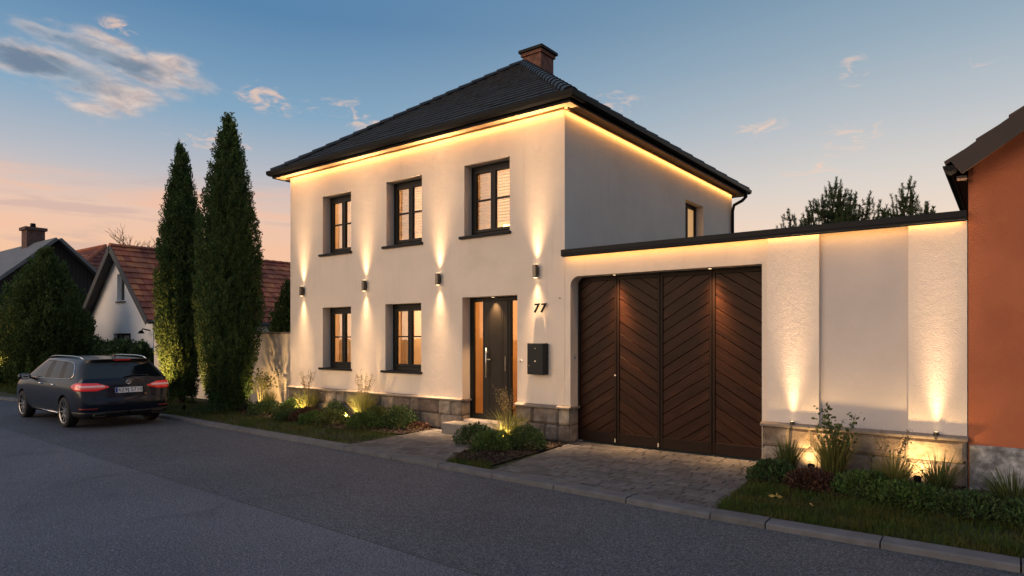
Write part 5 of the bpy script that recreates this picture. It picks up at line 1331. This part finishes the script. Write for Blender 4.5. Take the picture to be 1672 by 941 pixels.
        # exhaust trim
        y0 = .55*s; part('exhaust', MB().tube([Vector((.045, y0-.11, .29)), Vector((.025, y0-.09, .325)), Vector((.025, y0+.09, .325)), Vector((.055, y0+.11, .29)), Vector((.05, y0+.08, .265)), Vector((.045, y0-.08, .265)), Vector((.045, y0-.11, .29))], .008, 6), M['bronze'], root)
    # rear details
    g = MB()
    for s in (1, -1): g.tube([rear(s*.70, 1.02, .0), rear(s*.66, .80, .0), rear(s*.62, .64, .0), rear(s*.56, .60, .0), rear(0, .60, .0)], .006, 5)
    part('tailgate_seam', g, black, root)
    part('tailgate_crease', MB().tube([rear(-.62, .715, -.004), rear(-.3, .70, -.004), rear(0, .70, -.004), rear(.3, .70, -.004), rear(.62, .715, -.004)], .010, 6), paint, root)
    part('brake_light', MB().box(.385, .40, -.16, .16, 1.43, 1.445), red, root)
    wp = [rear(.06, 1.075, .012), rear(-.12, 1.10, .02), rear(-.40, 1.085, .016)]; part('wiper', MB().tube(wp, [.016, .011, .007], 6), black, root)
    part('antenna', MB().add([(.78, -.02, 1.49), (.98, -.02, 1.49), (.98, .02, 1.49), (.78, .02, 1.49), (.80, -.006, 1.57), (.86, -.006, 1.57), (.86, .006, 1.57), (.80, .006, 1.57)], [(0, 3, 2, 1), (4, 5, 6, 7), (0, 1, 5, 4), (1, 2, 6, 5), (2, 3, 7, 6), (3, 0, 4, 7)]), black, root)
    pp = rear(0, .80, .012); n_ = (rear(0, .86)-rear(0, .74)).normalized()
    Rm = Matrix.Translation(pp) @ Matrix.Rotation(math.atan2(n_.x, n_.z), 4, 'Y')
    pl = part('number_plate', MB().box(-.008, .004, -.26, .26, -.058, .058).xf(Rm), pm('plate_white', (.85, .85, .84), .45, .03, 9), root)
    part('plate_band', MB().box(-.0105, -.0082, .215, .258, -.055, .055).xf(Rm), pm('plate_blue', (.01, .05, .32), .45, .03, 9), pl)
    text_part('plate_text', '4Z9J 5710', .112, .001, Rm @ Matrix.Translation((-.0100, -.022, 0)) @ Matrix.Rotation(R(-90), 4, 'Z') @ Matrix.Rotation(R(90), 4, 'X'), black, pl)
    bp = rear(0, .965, .008); tor = MB()
    tor.tube([bp+Vector((0, .042*math.cos(a*math.pi/10), .042*math.sin(a*math.pi/10))) for a in range(21)], .007, 6)
    tor.tube([bp+Vector((0, -.018, -.022)), bp+Vector((-.004, 0, .004)), bp+Vector((0, .022, .02))], .007, 5)
    part('badge', tor, M['chrome'], root)
    # wheels
    for ax in (.98, 3.72):
        for s in (1, -1):
            T = Matrix.Translation((ax, s*.80, .325)) @ Matrix.Rotation(R(-90)*s, 4, 'X')
            wh = part('wheel', MB().lathe([(0, -.02), (.19, -.02), (.19, -.005), (.04, 0), (.04, .065), (0, .068)], 24, M=T), M['bronze'], root, smooth=False)
            part('tyre', MB().lathe([(.225, -.10), (.30, -.105), (.322, -.08), (.327, 0), (.322, .075), (.295, .098), (.245, .095), (.225, .085), (.225, -.10)], 40, M=T), rubber, wh, smooth=True)
            g = MB().lathe([(.205, -.08), (.22, .05), (.222, .088), (.240, .094), (.244, .088)], 40, M=T)
            for k in range(10):
                a = 2*math.pi*k/10; Q = T @ Matrix.Rotation(a, 4, 'Z')
                g.add([Q @ Vector(p) for p in ((.02, -.026, .058), (.02, .026, .058), (.225, .012, .078), (.225, -.016, .078), (.02, -.02, .03), (.02, .02, .03), (.225, .008, .05), (.225, -.012, .05))], [(0, 3, 2, 1), (4, 5, 6, 7), (0, 1, 5, 4), (1, 2, 6, 5), (2, 3, 7, 6), (3, 0, 4, 7)])
            g.lathe([(.05, .05), (.05, .072), (.0, .075)], 20, M=T)
            part('rim', g, alloy, wh)
    return root
car = make_car()
car.scale = (1, 1, .955); car.location = (-14.42, 5.92, RZ+.001); car.rotation_euler = (0, 0, R(180-1.5))
